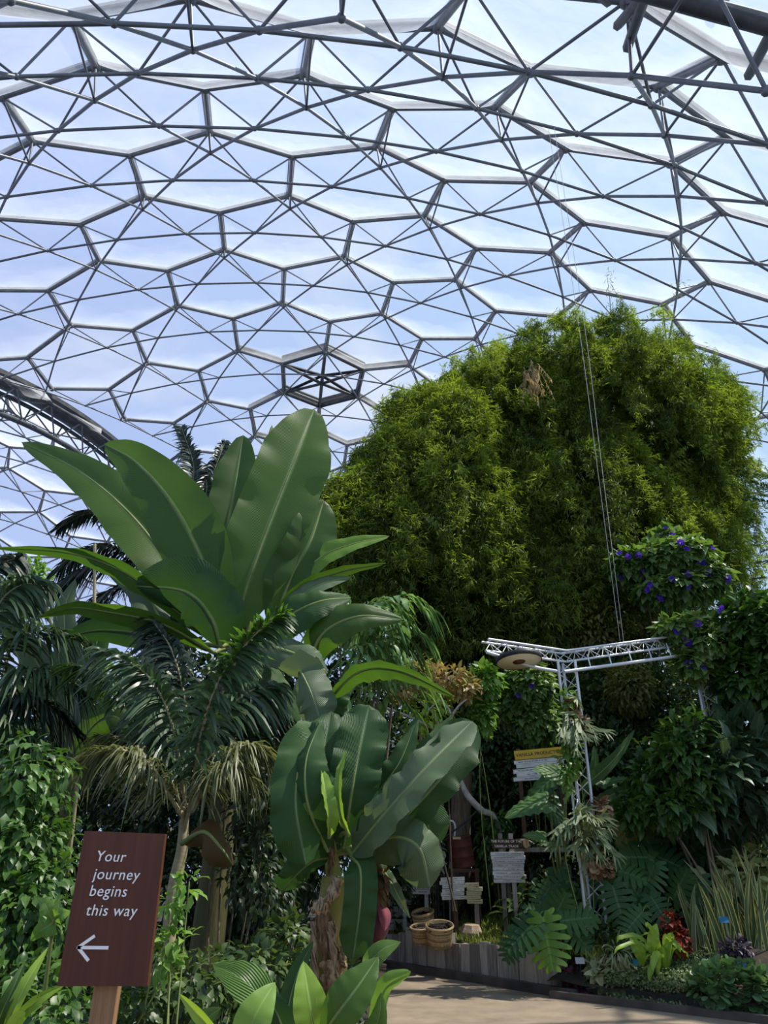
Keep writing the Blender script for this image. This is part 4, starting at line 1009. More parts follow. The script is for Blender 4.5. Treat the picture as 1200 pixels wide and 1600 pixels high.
def flower(t, p, d, r):
    mb = MB(); d = nrm(d + rng.normal(size=3) * .25)
    a = nrm(np.cross(d, [0.2, .1, 1])); b = np.cross(d, a)
    an = np.arange(20) * 2 * math.pi / 20
    rr = r * (.5 + .06 * np.cos(5 * an))
    ring1 = p + d * r * .25 + rr[:, None] * (np.cos(an)[:, None] * a + np.sin(an)[:, None] * b)
    ring0 = p - d * r * .1 + .12 * r * (np.cos(an)[:, None] * a + np.sin(an)[:, None] * b)
    j = np.arange(20); j2 = (j + 1) % 20
    mb.add(np.concatenate([ring0, ring1, [p - d * r * .2]]), np.stack([j, j2, 20 + j2, 20 + j], -1))
    mb.build('flower', M['violet'], t)

# background masses
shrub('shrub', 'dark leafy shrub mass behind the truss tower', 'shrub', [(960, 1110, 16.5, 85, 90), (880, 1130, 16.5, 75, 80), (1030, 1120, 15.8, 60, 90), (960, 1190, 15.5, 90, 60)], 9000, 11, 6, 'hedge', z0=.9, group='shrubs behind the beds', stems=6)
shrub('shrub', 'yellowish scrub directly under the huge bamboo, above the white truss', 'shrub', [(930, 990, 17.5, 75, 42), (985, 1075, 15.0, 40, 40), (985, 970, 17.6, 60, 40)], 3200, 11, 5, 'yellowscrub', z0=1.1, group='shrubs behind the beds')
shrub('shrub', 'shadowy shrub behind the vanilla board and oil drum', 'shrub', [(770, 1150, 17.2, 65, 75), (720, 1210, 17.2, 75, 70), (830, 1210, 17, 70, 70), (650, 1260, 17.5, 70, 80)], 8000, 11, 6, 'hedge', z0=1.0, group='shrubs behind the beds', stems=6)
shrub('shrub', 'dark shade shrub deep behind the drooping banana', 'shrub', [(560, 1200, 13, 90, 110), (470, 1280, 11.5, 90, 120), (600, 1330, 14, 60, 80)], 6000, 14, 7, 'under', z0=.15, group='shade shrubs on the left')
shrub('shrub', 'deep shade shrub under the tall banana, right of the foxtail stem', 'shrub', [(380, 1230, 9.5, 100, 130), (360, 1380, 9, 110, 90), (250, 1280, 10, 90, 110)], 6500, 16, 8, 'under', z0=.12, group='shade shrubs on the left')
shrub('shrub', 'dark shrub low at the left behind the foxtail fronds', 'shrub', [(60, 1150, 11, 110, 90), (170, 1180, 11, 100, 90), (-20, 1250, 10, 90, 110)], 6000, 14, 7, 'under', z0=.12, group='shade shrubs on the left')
shrub('shrub', 'shrub tinted sunlit yellow-green, glimpsed between the foxtail fronds', 'shrub', [(120, 1060, 21, 50, 55), (190, 1080, 21, 45, 40)], 2400, 9, 6, 'lime', z0=.2, group='shrubs beyond the palms')  # lime colour carries the sunlight on the far leaves
shrub('tree', 'small airy light green tree at the left edge under the far dome', 'tree', [(45, 915, 22, 38, 48), (15, 955, 22, 40, 40)], 1500, 10, 6, 'shrub', z0=.2, stems=4, stem_r=.04)
shrub('pinnate_tree', 'tree with drooping pale green leaflets beside the banana plants', 'tree', [(575, 975, 11, 62, 40), (600, 1030, 11, 50, 38), (530, 960, 11.2, 40, 35)], 420, 24, 10, 'pinnate', z0=.3, droop=2.2, inner=.4, rough=.5, stems=5, stem_r=.03)
t_ = bpy.data.objects['pinnate_tree']
for k in range(30):
    x1, y1 = 525 + 125 * rng.random(), 935 + 165 * rng.random()**1.2
    ln = 34 + 22 * rng.random(); yy = 9.6 + .9 * rng.random(); sx = .9 * np.sign(x1 - 570 + 25 * rng.normal())
    pts = [(x1 - sx * ln, y1 + 12, yy + .15), (x1, y1 - 8, yy), (x1 + sx * ln * .8, y1 + 14, yy - .05)]
    fl, fs = MB(), MB(); s = ppx(*pts[1])
    frond(fl, fs, pth(pts), 7, 27 * s, 5.2 * s, droop=1.3, r0=.008, spread=.35, start=.15, tip=.9, irregular=.10)
    fs2 = at(575, 1010, 11); tube(fs, smooth_path([fs2, (fs2 + pth(pts)[0]) / 2 + [0, 0, .1], pth(pts)[0]], 8), .009, 5)
    o = fl.build('spray', M['pinnate'], t_); fs.build('twig', M['stem'], o)
shrub('croton_shrub', 'russet and yellow shrub on pale bare branches behind the banana leaves', 'shrub', [(700, 1062, 13.5, 40, 22), (655, 1055, 13.6, 28, 22), (725, 1075, 13.4, 25, 18), (625, 1075, 13.5, 26, 22)], 900, 13, 6, 'croton', z0=.9, stems=2, stem_r=.014, stem_mat='bark', rough=1.0, droop=.1)
mb = MB(); blob_leaves(mb, at(665, 1110, 13.6), (.7, .4, .55), 420, .13, .08, T_LEAF, inner=.2); mb.build('lower_foliage', M['lime'], bpy.data.objects['croton_shrub'])
for pts in ([(690, 1150, 13.4), (680, 1120, 13.3), (660, 1098, 13.3), (640, 1085, 13.3)], [(690, 1150, 13.4), (705, 1120, 13.3), (690, 1095, 13.3), (668, 1110, 13.2)], [(680, 1140, 13.4), (640, 1120, 13.3), (590, 1100, 13.3), (572, 1085, 13.3)], [(700, 1130, 13.4), (715, 1105, 13.2), (735, 1088, 13.2)]):
    mb = MB(); tube(mb, smooth_path(pth(pts), 14), np.linspace(.03, .012, 14), 6); mb.build('branch', M['palebark'], bpy.data.objects['croton_shrub'])
# morning glory and other climbers
shrub('morning_glory', 'morning glory mound with many violet flowers high against the bamboo', 'climbing plant', [(1050, 880, 15.5, 70, 36), (990, 885, 15.6, 42, 28), (1040, 848, 15.7, 30, 26), (1095, 905, 15.2, 45, 32), (1050, 925, 15.2, 60, 22)], 3600, 12, 10, 'mglory', z0=1.6, tpl=T_HEART, flowers=44, fsize=9.5, group='morning glory climbers', stems=6)
shrub('morning_glory', 'morning glory with violet flowers sprawling over the truss end', 'climbing plant', [(1070, 985, 12.5, 48, 22), (1105, 1010, 12.3, 40, 26), (1085, 1035, 12.3, 28, 30)], 1300, 15, 12, 'mglory', z0=.6, tpl=T_HEART, flowers=9, fsize=12, group='morning glory climbers', stems=3, stem_r=.01, stem_mat='stem')
shrub('morning_glory', 'morning glory with a few violet flowers left of the truss tower', 'climbing plant', [(825, 1075, 14.5, 42, 45), (835, 1125, 14.5, 38, 40), (800, 1095, 14.6, 30, 40)], 2000, 11, 9, 'mglory', z0=.9, tpl=T_HEART, flowers=8, fsize=8, group='morning glory climbers', stems=3, stem_r=.008, stem_mat='stem')
shrub('morning_glory', 'dark morning glory curtain along the right edge, a few violet blooms', 'climbing plant', [(1180, 980, 12.2, 62, 60), (1160, 1060, 12.2, 50, 55), (1215, 1040, 12, 60, 110)], 2600, 16, 13, 'vine', z0=1.0, tpl=T_HEART, flowers=5, fsize=9, group='morning glory climbers', stems=5)
shrub('vine', 'pale heart-leaved vine hanging beside the croton shrub', 'climbing plant', [(755, 1065, 13.8, 28, 28), (752, 1110, 13.8, 20, 40)], 420, 14, 11, 'shrub', z0=.9, tpl=T_HEART, stems=2, stem_mat='stem', stem_r=.008)
shrub('vine', 'dense leafy vine wall behind the brown sign at the left edge', 'climbing plant', [(40, 1230, 4.3, 70, 80, .35), (30, 1340, 4.2, 80, 100, .35), (70, 1420, 4.1, 55, 80, .3), (10, 1460, 4.0, 60, 90, .3)], 2300, 22, 12, 'vine', z0=.1, droop=.9, stems=6, stem_r=.008, stem_mat='stem')
shrub('shrub', 'bright green leafy shoot rising just right of the brown sign', 'shrub', [(292, 1385, 3.7, 24, 16), (268, 1410, 3.7, 26, 18), (275, 1470, 3.7, 35, 22), (262, 1500, 3.7, 25, 25)], 130, 23, 11, 'shrub', z0=.1, droop=.2, stems=5, stem_r=.006, stem_mat='stem', inner=.2, group='shrubs around the sign')
shrub('shrub', 'low leafy undergrowth right of the sign post', 'shrub', [(310, 1540, 4.3, 70, 50, .5), (400, 1510, 4.6, 60, 40, .5), (230, 1560, 4.0, 50, 50, .4), (450, 1480, 5.4, 40, 50, .4)], 1700, 17, 11, 'hedge', z0=.1, stems=6, stem_r=.008, stem_mat='stem', group='shrubs around the sign')
shrub('shrub', 'low leafy undergrowth left of the sign post', 'shrub', [(40, 1560, 3.7, 75, 60, .4), (120, 1580, 3.6, 60, 45, .4)], 700, 24, 14, 'vine', z0=.1, stems=5, stem_r=.008, stem_mat='stem', group='shrubs around the sign')
shrub('creeper', 'dark hanging creeper curtain between the palm stem and the banana stem', 'climbing plant', [(440, 1300, 8.2, 35, 80, .4), (425, 1400, 8.1, 40, 70, .4)], 900, 15, 7, 'under', z0=.12, droop=1.5, stems=4, stem_r=.01)
# deep background of the beds
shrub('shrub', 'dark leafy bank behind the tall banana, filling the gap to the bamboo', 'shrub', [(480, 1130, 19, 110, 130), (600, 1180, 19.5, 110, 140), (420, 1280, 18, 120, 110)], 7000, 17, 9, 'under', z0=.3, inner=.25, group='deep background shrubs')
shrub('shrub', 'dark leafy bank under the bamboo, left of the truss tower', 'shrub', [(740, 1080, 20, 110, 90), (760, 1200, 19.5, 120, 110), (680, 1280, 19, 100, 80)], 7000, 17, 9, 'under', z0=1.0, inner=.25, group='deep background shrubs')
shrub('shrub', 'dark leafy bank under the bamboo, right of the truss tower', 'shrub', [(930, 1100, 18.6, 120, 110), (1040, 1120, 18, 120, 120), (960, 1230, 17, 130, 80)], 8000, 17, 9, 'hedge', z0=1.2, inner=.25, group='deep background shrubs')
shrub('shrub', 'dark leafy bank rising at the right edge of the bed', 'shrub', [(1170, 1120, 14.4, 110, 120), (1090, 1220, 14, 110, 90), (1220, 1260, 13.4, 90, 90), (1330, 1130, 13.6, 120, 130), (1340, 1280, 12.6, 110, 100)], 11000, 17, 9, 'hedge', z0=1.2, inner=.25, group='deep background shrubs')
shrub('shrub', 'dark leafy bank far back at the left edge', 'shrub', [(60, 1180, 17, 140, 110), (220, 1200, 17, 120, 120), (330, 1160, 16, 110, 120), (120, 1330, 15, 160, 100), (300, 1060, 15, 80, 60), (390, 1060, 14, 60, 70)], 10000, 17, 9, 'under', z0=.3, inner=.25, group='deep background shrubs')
shrub('shrub', 'dark leaves added for the shade round the trunk of the tall banana', 'shrub', [(385, 1120, 6.7, 48, 60, .35), (400, 1230, 6.6, 50, 80, .35), (395, 1350, 6.6, 50, 70, .35)], 900, 18, 9, 'under', z0=.1, group='shade shrubs on the left', stem_r=.01)  # added to darken the gap before the trunk; shade painted as leaf colour
# withered leaf hanging at the palm stem
t = thing('banana_leaf', 'withered brown banana leaf hooked on the palm stem', 'leaf', at(288, 1330, 5.9))
leaf_part(t, [(284, 1318, 5.95), (318, 1300, 5.75), (345, 1325, 5.7), (364, 1352, 5.75)], 24, 'dead', name='blade', prof='blunt', roll=25, fold=-20, curl=.4, ripple=.02)
# broad leaves in the foreground
def clump(name, label, z0, basepx, leaves, group=None, cat='plant', hw_rr=.007, mat_stem='stem', ripple=.012):
    b = at(*basepx); b = np.array([b[0], b[1], z0])
    t = thing(name, label, cat, b, group=group)
    for pts, hw, mt, roll, fold, pf, curl in leaves:
        leaf_part(t, pts, hw, mt, prof=pf, roll=roll, fold=fold, curl=curl, ripple=ripple, waves=6, rr=hw_rr, petiole=b, ns=28, nl=5)
    return t
clump('peace_lily', 'pleated glossy broad-leaved plant at the bottom edge beside the sign', .1, (385, 1700, 2.9), [
    ([(440, 1600, 2.8), (410, 1560, 2.75), (375, 1528, 2.75), (333, 1508, 2.8)], 30, 'pleat', -15, 14, 'oval', .15),
    ([(378, 1650, 2.6), (388, 1612, 2.55), (405, 1575, 2.55), (430, 1535, 2.6)], 29, 'shrub', 5, 14, 'oval', .1),
    ([(450, 1640, 2.7), (440, 1600, 2.65), (425, 1570, 2.65), (405, 1545, 2.7)], 22, 'banana_d', 20, 14, 'oval', .2),
    ([(350, 1650, 2.7), (330, 1610, 2.65), (305, 1580, 2.65), (280, 1553, 2.7)], 11, 'lime', 30, 20, 'strap', .1),
    ([(300, 1640, 2.8), (310, 1605, 2.8), (325, 1590, 2.8), (345, 1575, 2.8)], 16, 'pleat', 20, 14, 'oval', .1),
], group='broad-leaved foreground plants', ripple=.006)
clump('heliconia', 'upright paddle-leaved plant at the bottom edge in front of the banana stem', .1, (510, 1720, 3.2), [
    ([(505, 1650, 3.0), (490, 1600, 2.95), (482, 1555, 2.95), (474, 1502, 3.0)], 28, 'banana_y', -5, 12, 'oval', .1),
    ([(500, 1625, 2.9), (530, 1580, 2.85), (560, 1540, 2.85), (591, 1495, 2.9)], 34, 'banana', 20, 12, 'oval', .15),
    ([(590, 1640, 3.1), (592, 1585, 3.05), (605, 1540, 3.0), (642, 1518, 3.0)], 15, 'shrub', -30, 10, 'blunt', .5),
    ([(565, 1520, 3.5), (580, 1500, 3.45), (600, 1482, 3.45), (626, 1472, 3.5)], 15, 'pleat', 10, 10, 'oval', .2),
    ([(450, 1640, 3.5), (450, 1580, 3.5), (465, 1520, 3.5), (490, 1470, 3.5)], 17, 'banana_d', 20, 12, 'oval', .1),
    ([(560, 1660, 2.9), (580, 1620, 2.9), (592, 1590, 2.9), (596, 1550, 2.9)], 18, 'pleat', -30, 10, 'oval', .2),
], group='broad-leaved foreground plants')
clump('philodendron', 'two broad heart leaves in the vines left of the brown sign', .1, (75, 1640, 3.4), [
    ([(84, 1440, 3.35), (76, 1425, 3.33), (70, 1412, 3.33), (60, 1405, 3.35)], 17, 'shrub', 10, 10, 'heart', .2),
    ([(84, 1440, 3.35), (75, 1447, 3.33), (62, 1455, 3.33), (48, 1470, 3.35)], 20, 'shrub', 0, 10, 'heart', .2),
    ([(84, 1436, 3.35), (92, 1430, 3.33), (100, 1428, 3.33), (110, 1426, 3.35)], 14, 'shrub', 0, 10, 'heart', .2),
], group='broad-leaved foreground plants')
clump('strap_lily', 'arching strap-leaved plant at the bottom left corner', .1, (0, 1700, 3.1), [
    ([(0, 1640, 3.1), (20, 1580, 3.05), (45, 1530, 3.05), (75, 1480, 3.1)], 11, 'banana_y', 20, 20, 'strap', .1),
    ([(0, 1640, 3.1), (30, 1590, 3.05), (62, 1560, 3.05), (100, 1540, 3.1)], 10, 'banana_y', -20, 20, 'strap', .1),
    ([(-10, 1640, 3.1), (0, 1590, 3.05), (20, 1545, 3.05), (40, 1500, 3.1)], 10, 'banana', 20, 20, 'strap', .1),
    ([(20, 1640, 3.0), (20, 1610, 3.0), (28, 1590, 3.0), (40, 1582, 3.0)], 12, 'lime', -10, 10, 'oval', .1),
], group='broad-leaved foreground plants')

# ================================================================ THINGS BY THE PATH
def text_mesh(parent, name, body, origin, X, U, size, mat, shear=0.0, align='LEFT', off=.002, extrude=.0015, spacing=1.0, bold=0.0):
    cu = bpy.data.curves.new(name, 'FONT'); cu.body = body; cu.size = 1.0; cu.shear = shear; cu.align_x = align
    cu.extrude = extrude / size; cu.space_character = spacing; cu.offset = bold; cu.resolution_u = 4
    ob = bpy.data.objects.new(name, cu); COL.objects.link(ob)
    bpy.context.view_layer.update()
    dg = bpy.context.evaluated_depsgraph_get()
    me = bpy.data.meshes.new_from_object(ob.evaluated_get(dg))
    COL.objects.unlink(ob); bpy.data.objects.remove(ob)
    X = nrm(X); U = nrm(U); Z = np.cross(X, U)
    n = len(me.vertices); co = np.zeros(n * 3); me.vertices.foreach_get('co', co); co = co.reshape(-1, 3)
    v = np.asarray(origin) + size * (co[:, :1] * X + co[:, 1:2] * U + co[:, 2:] * Z) + Z * off - ORG[parent]
    me.vertices.foreach_set('co', v.ravel()); me.materials.clear(); me.materials.append(M[mat]); me.update()
    o = bpy.data.objects.new(name, me); COL.objects.link(o); o.parent = parent; ORG[o] = ORG[parent]
    return o

# ---- brown wayfinding sign
SY = 3.0
TL, TR, BR, BL = [at(x, y, SY) for x, y in ((132, 1298), (258, 1303), (230, 1541), (89, 1541))]
cB = (TL + TR + BR + BL) / 4
U_ = nrm((TL + TR - BL - BR)); X_ = nrm(nrm(TR - TL) + nrm(BR - BL)); X_ = nrm(X_ - U_ * (X_ @ U_) * .55); Z_ = nrm(np.cross(X_, U_))
sg = thing('wayfinding_sign', 'brown wooden sign reading Your journey begins this way, with white arrow', 'sign', np.array([at(150, 1700, SY)[0], SY, .1]))
mb = MB()
# slightly skewed board: built from its four corners, 28 mm thick
fr = [BL, BR, TR, TL]; bk = [p - Z_ * .028 for p in fr]
q = fr + bk
for f in ([0, 1, 2, 3], [5, 4, 7, 6], [4, 0, 3, 7], [1, 5, 6, 2], [3, 2, 6, 7], [4, 5, 1, 0]):
    mb.add([q[i] for i in f], [[0, 1, 2, 3]], [[0, 0], [1, 0], [1, 1], [0, 1]], .5)
board = mb.build('board', M['signwood'], sg, smooth=False)
def on_board(u, v):
    return (TL * (1 - u) + TR * u) * (1 - v) + (BL * (1 - u) + BR * u) * v
bh = np.linalg.norm(TL - BL)
for body, u, v in (('Your', .195, .205), ('journey', .20, .325), ('begins', .185, .437), ('this way', .185, .563)):
    o0 = on_board(u, v); xx = nrm(on_board(u + .3, v + .0) - o0); uu = nrm(on_board(u, v - .2) - o0)
    text_mesh(sg, 'lettering', body, o0, xx, uu, bh * .104, 'whitepaint', shear=.13, spacing=1.08, bold=.0)
def bar(t, a, b, wdt, mat, name='arrow', par=None):
    mb = MB(); a, b = np.asarray(a), np.asarray(b)
    box(mb, (a + b) / 2 + Z_ * .001, np.linalg.norm(b - a) + wdt * .5, .004, wdt, X=b - a, Z=np.cross(b - a, -Z_))
    return mb
am = MB()
for a, b in (((.165, .765), (.50, .765)), ((.165, .765), (.325, .695)), ((.165, .765), (.30, .842))):
    A, B_ = on_board(*a), on_board(*b)
    box(am, (A + B_) / 2 + Z_ * .001, np.linalg.norm(B_ - A) + .006, .004, .0105, X=B_ - A, Z=np.cross(Z_, B_ - A))
am.build('arrow', M['whitepaint'], sg, smooth=False)
mb = MB(); pt, pb = at(168, 1480, SY + .055), at(146, 1660, SY + .055)
pd = nrm(pt - pb); pb = pb + pd * ((.08 - pb[2]) / pd[2])
box(mb, (pt + pb) / 2, .085, .045, np.linalg.norm(pt - pb), X=X_, Z=pd)
mb.build('post', M['post'], sg, smooth=False)

# ---- timber edging
we = thing('timber_edging', 'low palisade of weathered grey timber posts along the gravel path', 'garden edging', (WA[0], WA[1], 0))
Lw = np.linalg.norm(WB - WA); nP = 19
tops = [.48, .49, .53, .62, .61, .49, .50, .51, .60, .46, .47, .48, .52, .50, .45, .47, .46, .47, .45]
wt = .8 + .4 * rng.random(nP); wt = wt / wt.sum() * Lw; x0 = 0
for k in range(nP):
    c = WA + wd * (x0 + wt[k] / 2) + wn * rng.normal() * .012; x0 += wt[k]
    h = tops[k]; mb = MB()
    box(mb, (c[0], c[1], h / 2 - .01), wt[k] * .93, .09, h + .02, X=(wd[0], wd[1], 0), Z=(rng.normal() * .012, 0, 1), jitter=.012)
    mb.build('plank', M['plank'], we, smooth=False)
E2 = WB + wn * .9
mb = MB(); c = (WB + E2) / 2; box(mb, (c[0], c[1], .22), .9, .08, .46, X=(wn[0], wn[1], 0)); mb.build('end_plank', M['plank'], we, smooth=False)

# ---- grass behind the edging
n = 24000
d_ = rng.random(n)**.8 * 3.4 + .08; s_ = rng.random(n) * (Lw + 1.6) - .9
xy = WA[None] + wd * s_[:, None] + wn * d_[:, None]
p = np.concatenate([xy, zwall(xy[:, 0], xy[:, 1])[:, None]], 1)
mb = MB(); scatter(mb, p, rng.normal(size=(n, 3)) * .45 + [0, 0, .8], rdir(n), .05 + .09 * rng.random(n), .016, T_BLADE)
g = mb.build('grass', M['grass']); tag(g, 'sunlit grass bed behind the timber edging', 'grass', kind='stuff')

# ---- baskets of vanilla pods
def basket(px, py, wpx, hpx, Y, label, tilt):
    s = ppx(px, py, Y); c = at(px, py, Y); r = wpx * s / 2; h = hpx * s
    zb = float(zwall(c[0], c[1])); c[2] = zb
    ax = nrm(np.array([tilt[0], tilt[1], 1.0]))
    t = thing('basket', label, 'basket', c, group='cane baskets on the grass')
    mb = MB(); nr = 15
    for k in range(nr):
        a = k / (nr - 1); rr = r * (.84 + .20 * a)
        an = np.linspace(0, 2 * math.pi, 29)
        e1 = nrm(np.cross(ax, [0.2, 1, 0])); e2 = np.cross(ax, e1)
        P = c + ax * (h * a + .01) + (rr + .004 * np.sin(an * 14 + k * math.pi))[:, None] * (np.cos(an)[:, None] * e1 + np.sin(an)[:, None] * e2)
        tube(mb, P, h / nr * .60, 6, rnd=rng.random(), cap=False)
    lathe(mb, c, [(r * .1, .01), (r * .8, .01), (r * .98, h * .97)], ax, 28)
    mb.build('weave', M['wicker'], t)
    mb = MB(); e = nrm(np.cross(ax, [0.2, 1, 0])); e2 = np.cross(ax, e); an = np.linspace(0, 2 * math.pi, 33)
    tube(mb, c + ax * h + r * 1.05 * (np.cos(an)[:, None] * e + np.sin(an)[:, None] * e2), .016, 8, cap=False); mb.build('rim', M['wicker'], t)
    mb = MB(); lathe(mb, c + ax * h * .84, [(.001, .03), (r * .5, .025), (r * .98, 0)], ax, 24)
    n = 160; q = rng.random(n)**.5 * r * .88; th_ = rng.random(n) * 6.28
    pp = c + ax * h * .9 + q[:, None] * (np.cos(th_)[:, None] * e + np.sin(th_)[:, None] * e2)
    scatter(mb, pp, rdir(n) * [1, 1, .25], rdir(n) + [0, 0, 2], .11, .02, T_BLADE)
    mb.build('pods', M['pods'], t)
basket(665, 1440, 32, 34, 14.0, 'round cane basket of dark pods, standing alone behind the other two', (-.15, -.25))
basket(660, 1470, 33, 22, 13.4, 'low cane basket of dark pods, behind left of the biggest basket', (-.06, -.2))
basket(687, 1474, 41, 28, 13.0, 'widest cane basket of dark pods, nearest the timber edging', (.0, -.28))

# ---- information boards
def slat_sign(name, label, cx, y0, y1, wpx, Y, nsl, mat, posts, tiltdeg=0.0, text=None, header=None, lines=True, group=None, post_mat='plank'):
    """Horizontal painted slats on posts; posts: px offsets from the middle."""
    c = at(cx, (y0 + y1) / 2, Y); s = ppx(cx, (y0 + y1) / 2, Y)
    zt, zb = at(cx, y0, Y)[2], at(cx, y1, Y)[2]; wdt = wpx * s
    ta = math.radians(tiltdeg); X = np.array([math.cos(ta), 0, math.sin(ta)]); U = np.array([-math.sin(ta), 0, math.cos(ta)])
    z0 = float(zwall(c[0], Y)); t = thing(name, label, 'sign', (c[0], Y, z0), group=group)
    H = zt - zb; sh = H / nsl
    for k in range(nsl):
        cc = c + U * (H / 2 - (k + .5) * sh) + X * rng.normal() * .014
        mb = MB(); ww = wdt * (1 + .05 * rng.normal())
        box(mb, cc, ww, .022, sh * .93, X=X + U * rng.normal() * .01, Z=U, jitter=.008)
        sl = mb.build('slat', M[mat], t, smooth=False)
        if lines:                                       # rows of small illegible print
            ml = MB()
            for q in range(1 if sh < .08 else 2):
                x = -ww * .42
                while x < ww * .36:
                    l = ww * (.03 + .07 * rng.random())
                    if rng.random() < .72: box(ml, cc + X * (x + l / 2) + U * (sh * (.15 - .3 * q) if sh >= .08 else 0) + np.array([0, -.0125, 0]), l, .002, min(sh * .16, .012), X=X, Z=U)
                    x += l + ww * .018
            if ml.v: ml.build('print', M['inkgrey'], sl, smooth=False)
    for dx in posts:
        mb = MB(); x = c[0] + dx * s
        top = zt - .02 if header is None else at(cx, header['y0'] - header.get('over', 6), Y)[2]
        box(mb, (x, Y + .035, (top + z0) / 2 - .1), .07, .045, top - z0 + .2, Z=(0.0, 0, 1)); mb.build('post', M[post_mat], t, smooth=False)
    if header:
        h0, h1 = at(header['cx'], header['y0'], Y - .02), at(header['cx'], header['y1'], Y - .02)
        hc = (h0 + h1) / 2; hh = h0[2] - h1[2]; hw = header['w'] * s
        mb = MB(); box(mb, hc, hw, .03, hh, X=X, Z=U); hb = mb.build('header_board', M[header['mat']], t, smooth=False)
        for i, ln in enumerate(header['text']):
            m = len(header['text']); sz = hh * header.get('size', .8) / m
            o0 = hc + U * (hh * (.5 - (i + .5) / m) - sz * .33) + np.array([0, -.0165, 0])
            text_mesh(t, 'lettering', ln, o0, X, U, sz, header['ink'], align='CENTER', off=.001, spacing=1.05, bold=.01)
    return t
slat_sign('information_board', 'white slatted board under a dark header about the future of the vanilla trade', 795, 1331, 1379, 50, 13.2, 8, 'board', (-10, 7), 0,
          header=dict(cx=791, y0=1311, y1=1326, w=45, mat='brownboard', text=['THE FUTURE OF THE', 'VANILLA TRADE'], ink='whitepaint', size=.72, over=9), group='information boards among the vanilla plants')
slat_sign('information_board', 'small white slatted board on one dark post, below the oil drum', 708, 1370, 1406, 36, 13.6, 6, 'board', (3,), 2, post_mat='brownboard', group='information boards among the vanilla plants')
slat_sign('information_board', 'narrow straw-coloured slatted board right of the small white one', 741, 1379, 1412, 23, 13.5, 5, 'boardyellow', (3,), 1, group='information boards among the vanilla plants')
slat_sign('information_board', 'wide low white slatted board partly behind the banana leaf tip', 649, 1374, 1397, 48, 14.6, 3, 'board', (-17, 17), -1, post_mat='board', group='information boards among the vanilla plants')
slat_sign('information_board', 'large white board under a yellow VANILLA PRODUCTION header', 844, 1185, 1218, 78, 13.9, 5, 'board', (-32, 30), 5,
          header=dict(cx=843, y0=1170, y1=1184, w=80, mat='yellow', text=['VANILLA PRODUCTION'], ink='ink', size=.50, over=0), group='information boards among the vanilla plants', post_mat='brownboard')
ts = slat_sign('information_board', 'high white board mostly hidden behind the banana leaves, letter A showing', 585, 1150, 1186, 60, 15.6, 3, 'board', (-20, 20), 3, lines=False, group='information boards among the vanilla plants')
text_mesh(ts, 'lettering', 'A', at(608, 1178, 15.57), (1, 0, .05), (0, 0, 1), .27, 'ink', align='CENTER', off=.002)

# ---- oil drum on its stand
DY = 14.2
c = at(724, 1355, DY); zb = c[2]; s = ppx(724, 1333, DY); r = 19 * s; h = 44 * s; ax = nrm(np.array([-.13, -.08, 1.0]))
zs = float(zwall(c[0], DY))
td = thing('timber_stand', 'rough timber stand carrying the rusty oil drum', 'stand', (c[0], DY, zs))
mb = MB(); box(mb, (c[0], DY, zb - .05), r * 2.3, r * 2.3, .06); mb.build('top', M['brownboard'], td, smooth=False)
for sx in (-1, 1):
    for sy in (-1, 1):
        mb = MB(); box(mb, (c[0] + sx * r * .95, DY + sy * r * .95, (zb - .08 + zs) / 2 - .06), .07, .07, zb - .08 - zs + .12); mb.build('leg', M['brownboard'], td, smooth=False)
t = thing('oil_drum', 'rusty brown oil drum tilting on its stand among the vanilla vines', 'drum', c)
mb = MB(); lathe(mb, c - ax * .0, [(.001, .0), (r, 0), (r * 1.03, .01), (r, .03), (r, h * .33), (r * 1.03, h * .35), (r, h * .37), (r, h * .65), (r * 1.03, h * .67), (r, h * .69), (r, h * .97), (r * 1.03, h * .985), (r * 1.0, h), (r * .96, h), (r * .96, h - .02), (.001, h - .02)], ax, 32)
mb.build('body', M['rust'], t)
mb = MB(); box(mb, c + ax * h * .93 + np.array([-.06, -r * 1.0, 0]), .14, .01, .04, Z=ax); mb.build('label_plate', M['boardyellow'], t, smooth=False)

# ---- trunks, railings, branch around the hut corner
def simple(name, label, cat, pts, r, mat, n=10, group=None, part=None):
    P = smooth_path(np.asarray(pts), 16); mb = MB(); tube(mb, P - 0, r if np.isscalar(r) else np.interp(np.linspace(0, 1, 16), np.linspace(0, 1, len(r)), r), n)
    o = mb.build(name, M[mat]); return tag(o, label, cat, group)
def ground_of(px, Y): x = at(px, 1400, Y)[0]; return np.array([x, Y, float(zwall(x, Y)) - .1])
simple('dead_tree', 'fibrous brown tree trunk standing behind the oil drum', 'tree', [ground_of(716, 15), at(719, 1310, 15), at(722, 1222, 15), at(726, 1160, 15)], [.24, .2, .19, .16], 'bark', 14)
simple('branch', 'pale crooked bare branch slanting down above the oil drum', 'branch', [at(716, 1212, 14.6), at(730, 1242, 14.3), at(752, 1266, 14.2), at(778, 1290, 14.4), ground_of(800, 14.6)], [.045, .06, .06, .05, .05], 'palebark')
simple('railing', 'pale bent metal rail left of the oil drum', 'rail', [ground_of(684, 14.4), at(683, 1300, 14.4), at(684, 1282, 14.4), at(700, 1282, 14.4), at(709, 1285, 14.4), at(711, 1300, 14.4), at(704, 1350, 14.4), ground_of(702, 14.4)], .02, 'alu', 8)
for px, lb in ((684, 'thin dark metal post left of the oil drum, left of a pair'), (692, 'thin dark metal post left of the oil drum, right of a pair')):
    simple('metal_post', lb, 'post', [ground_of(px, 14.1), at(px, 1330, 14.1), at(px, 1245, 14.1)], .022, 'rubber', 8, 'dark metal posts')
simple('rod', 'dark rod slanting over the oil drum', 'rod', [at(690, 1312, 14.0), at(720, 1290, 14.0), at(745, 1268, 14.0)], .016, 'rubber', 8)
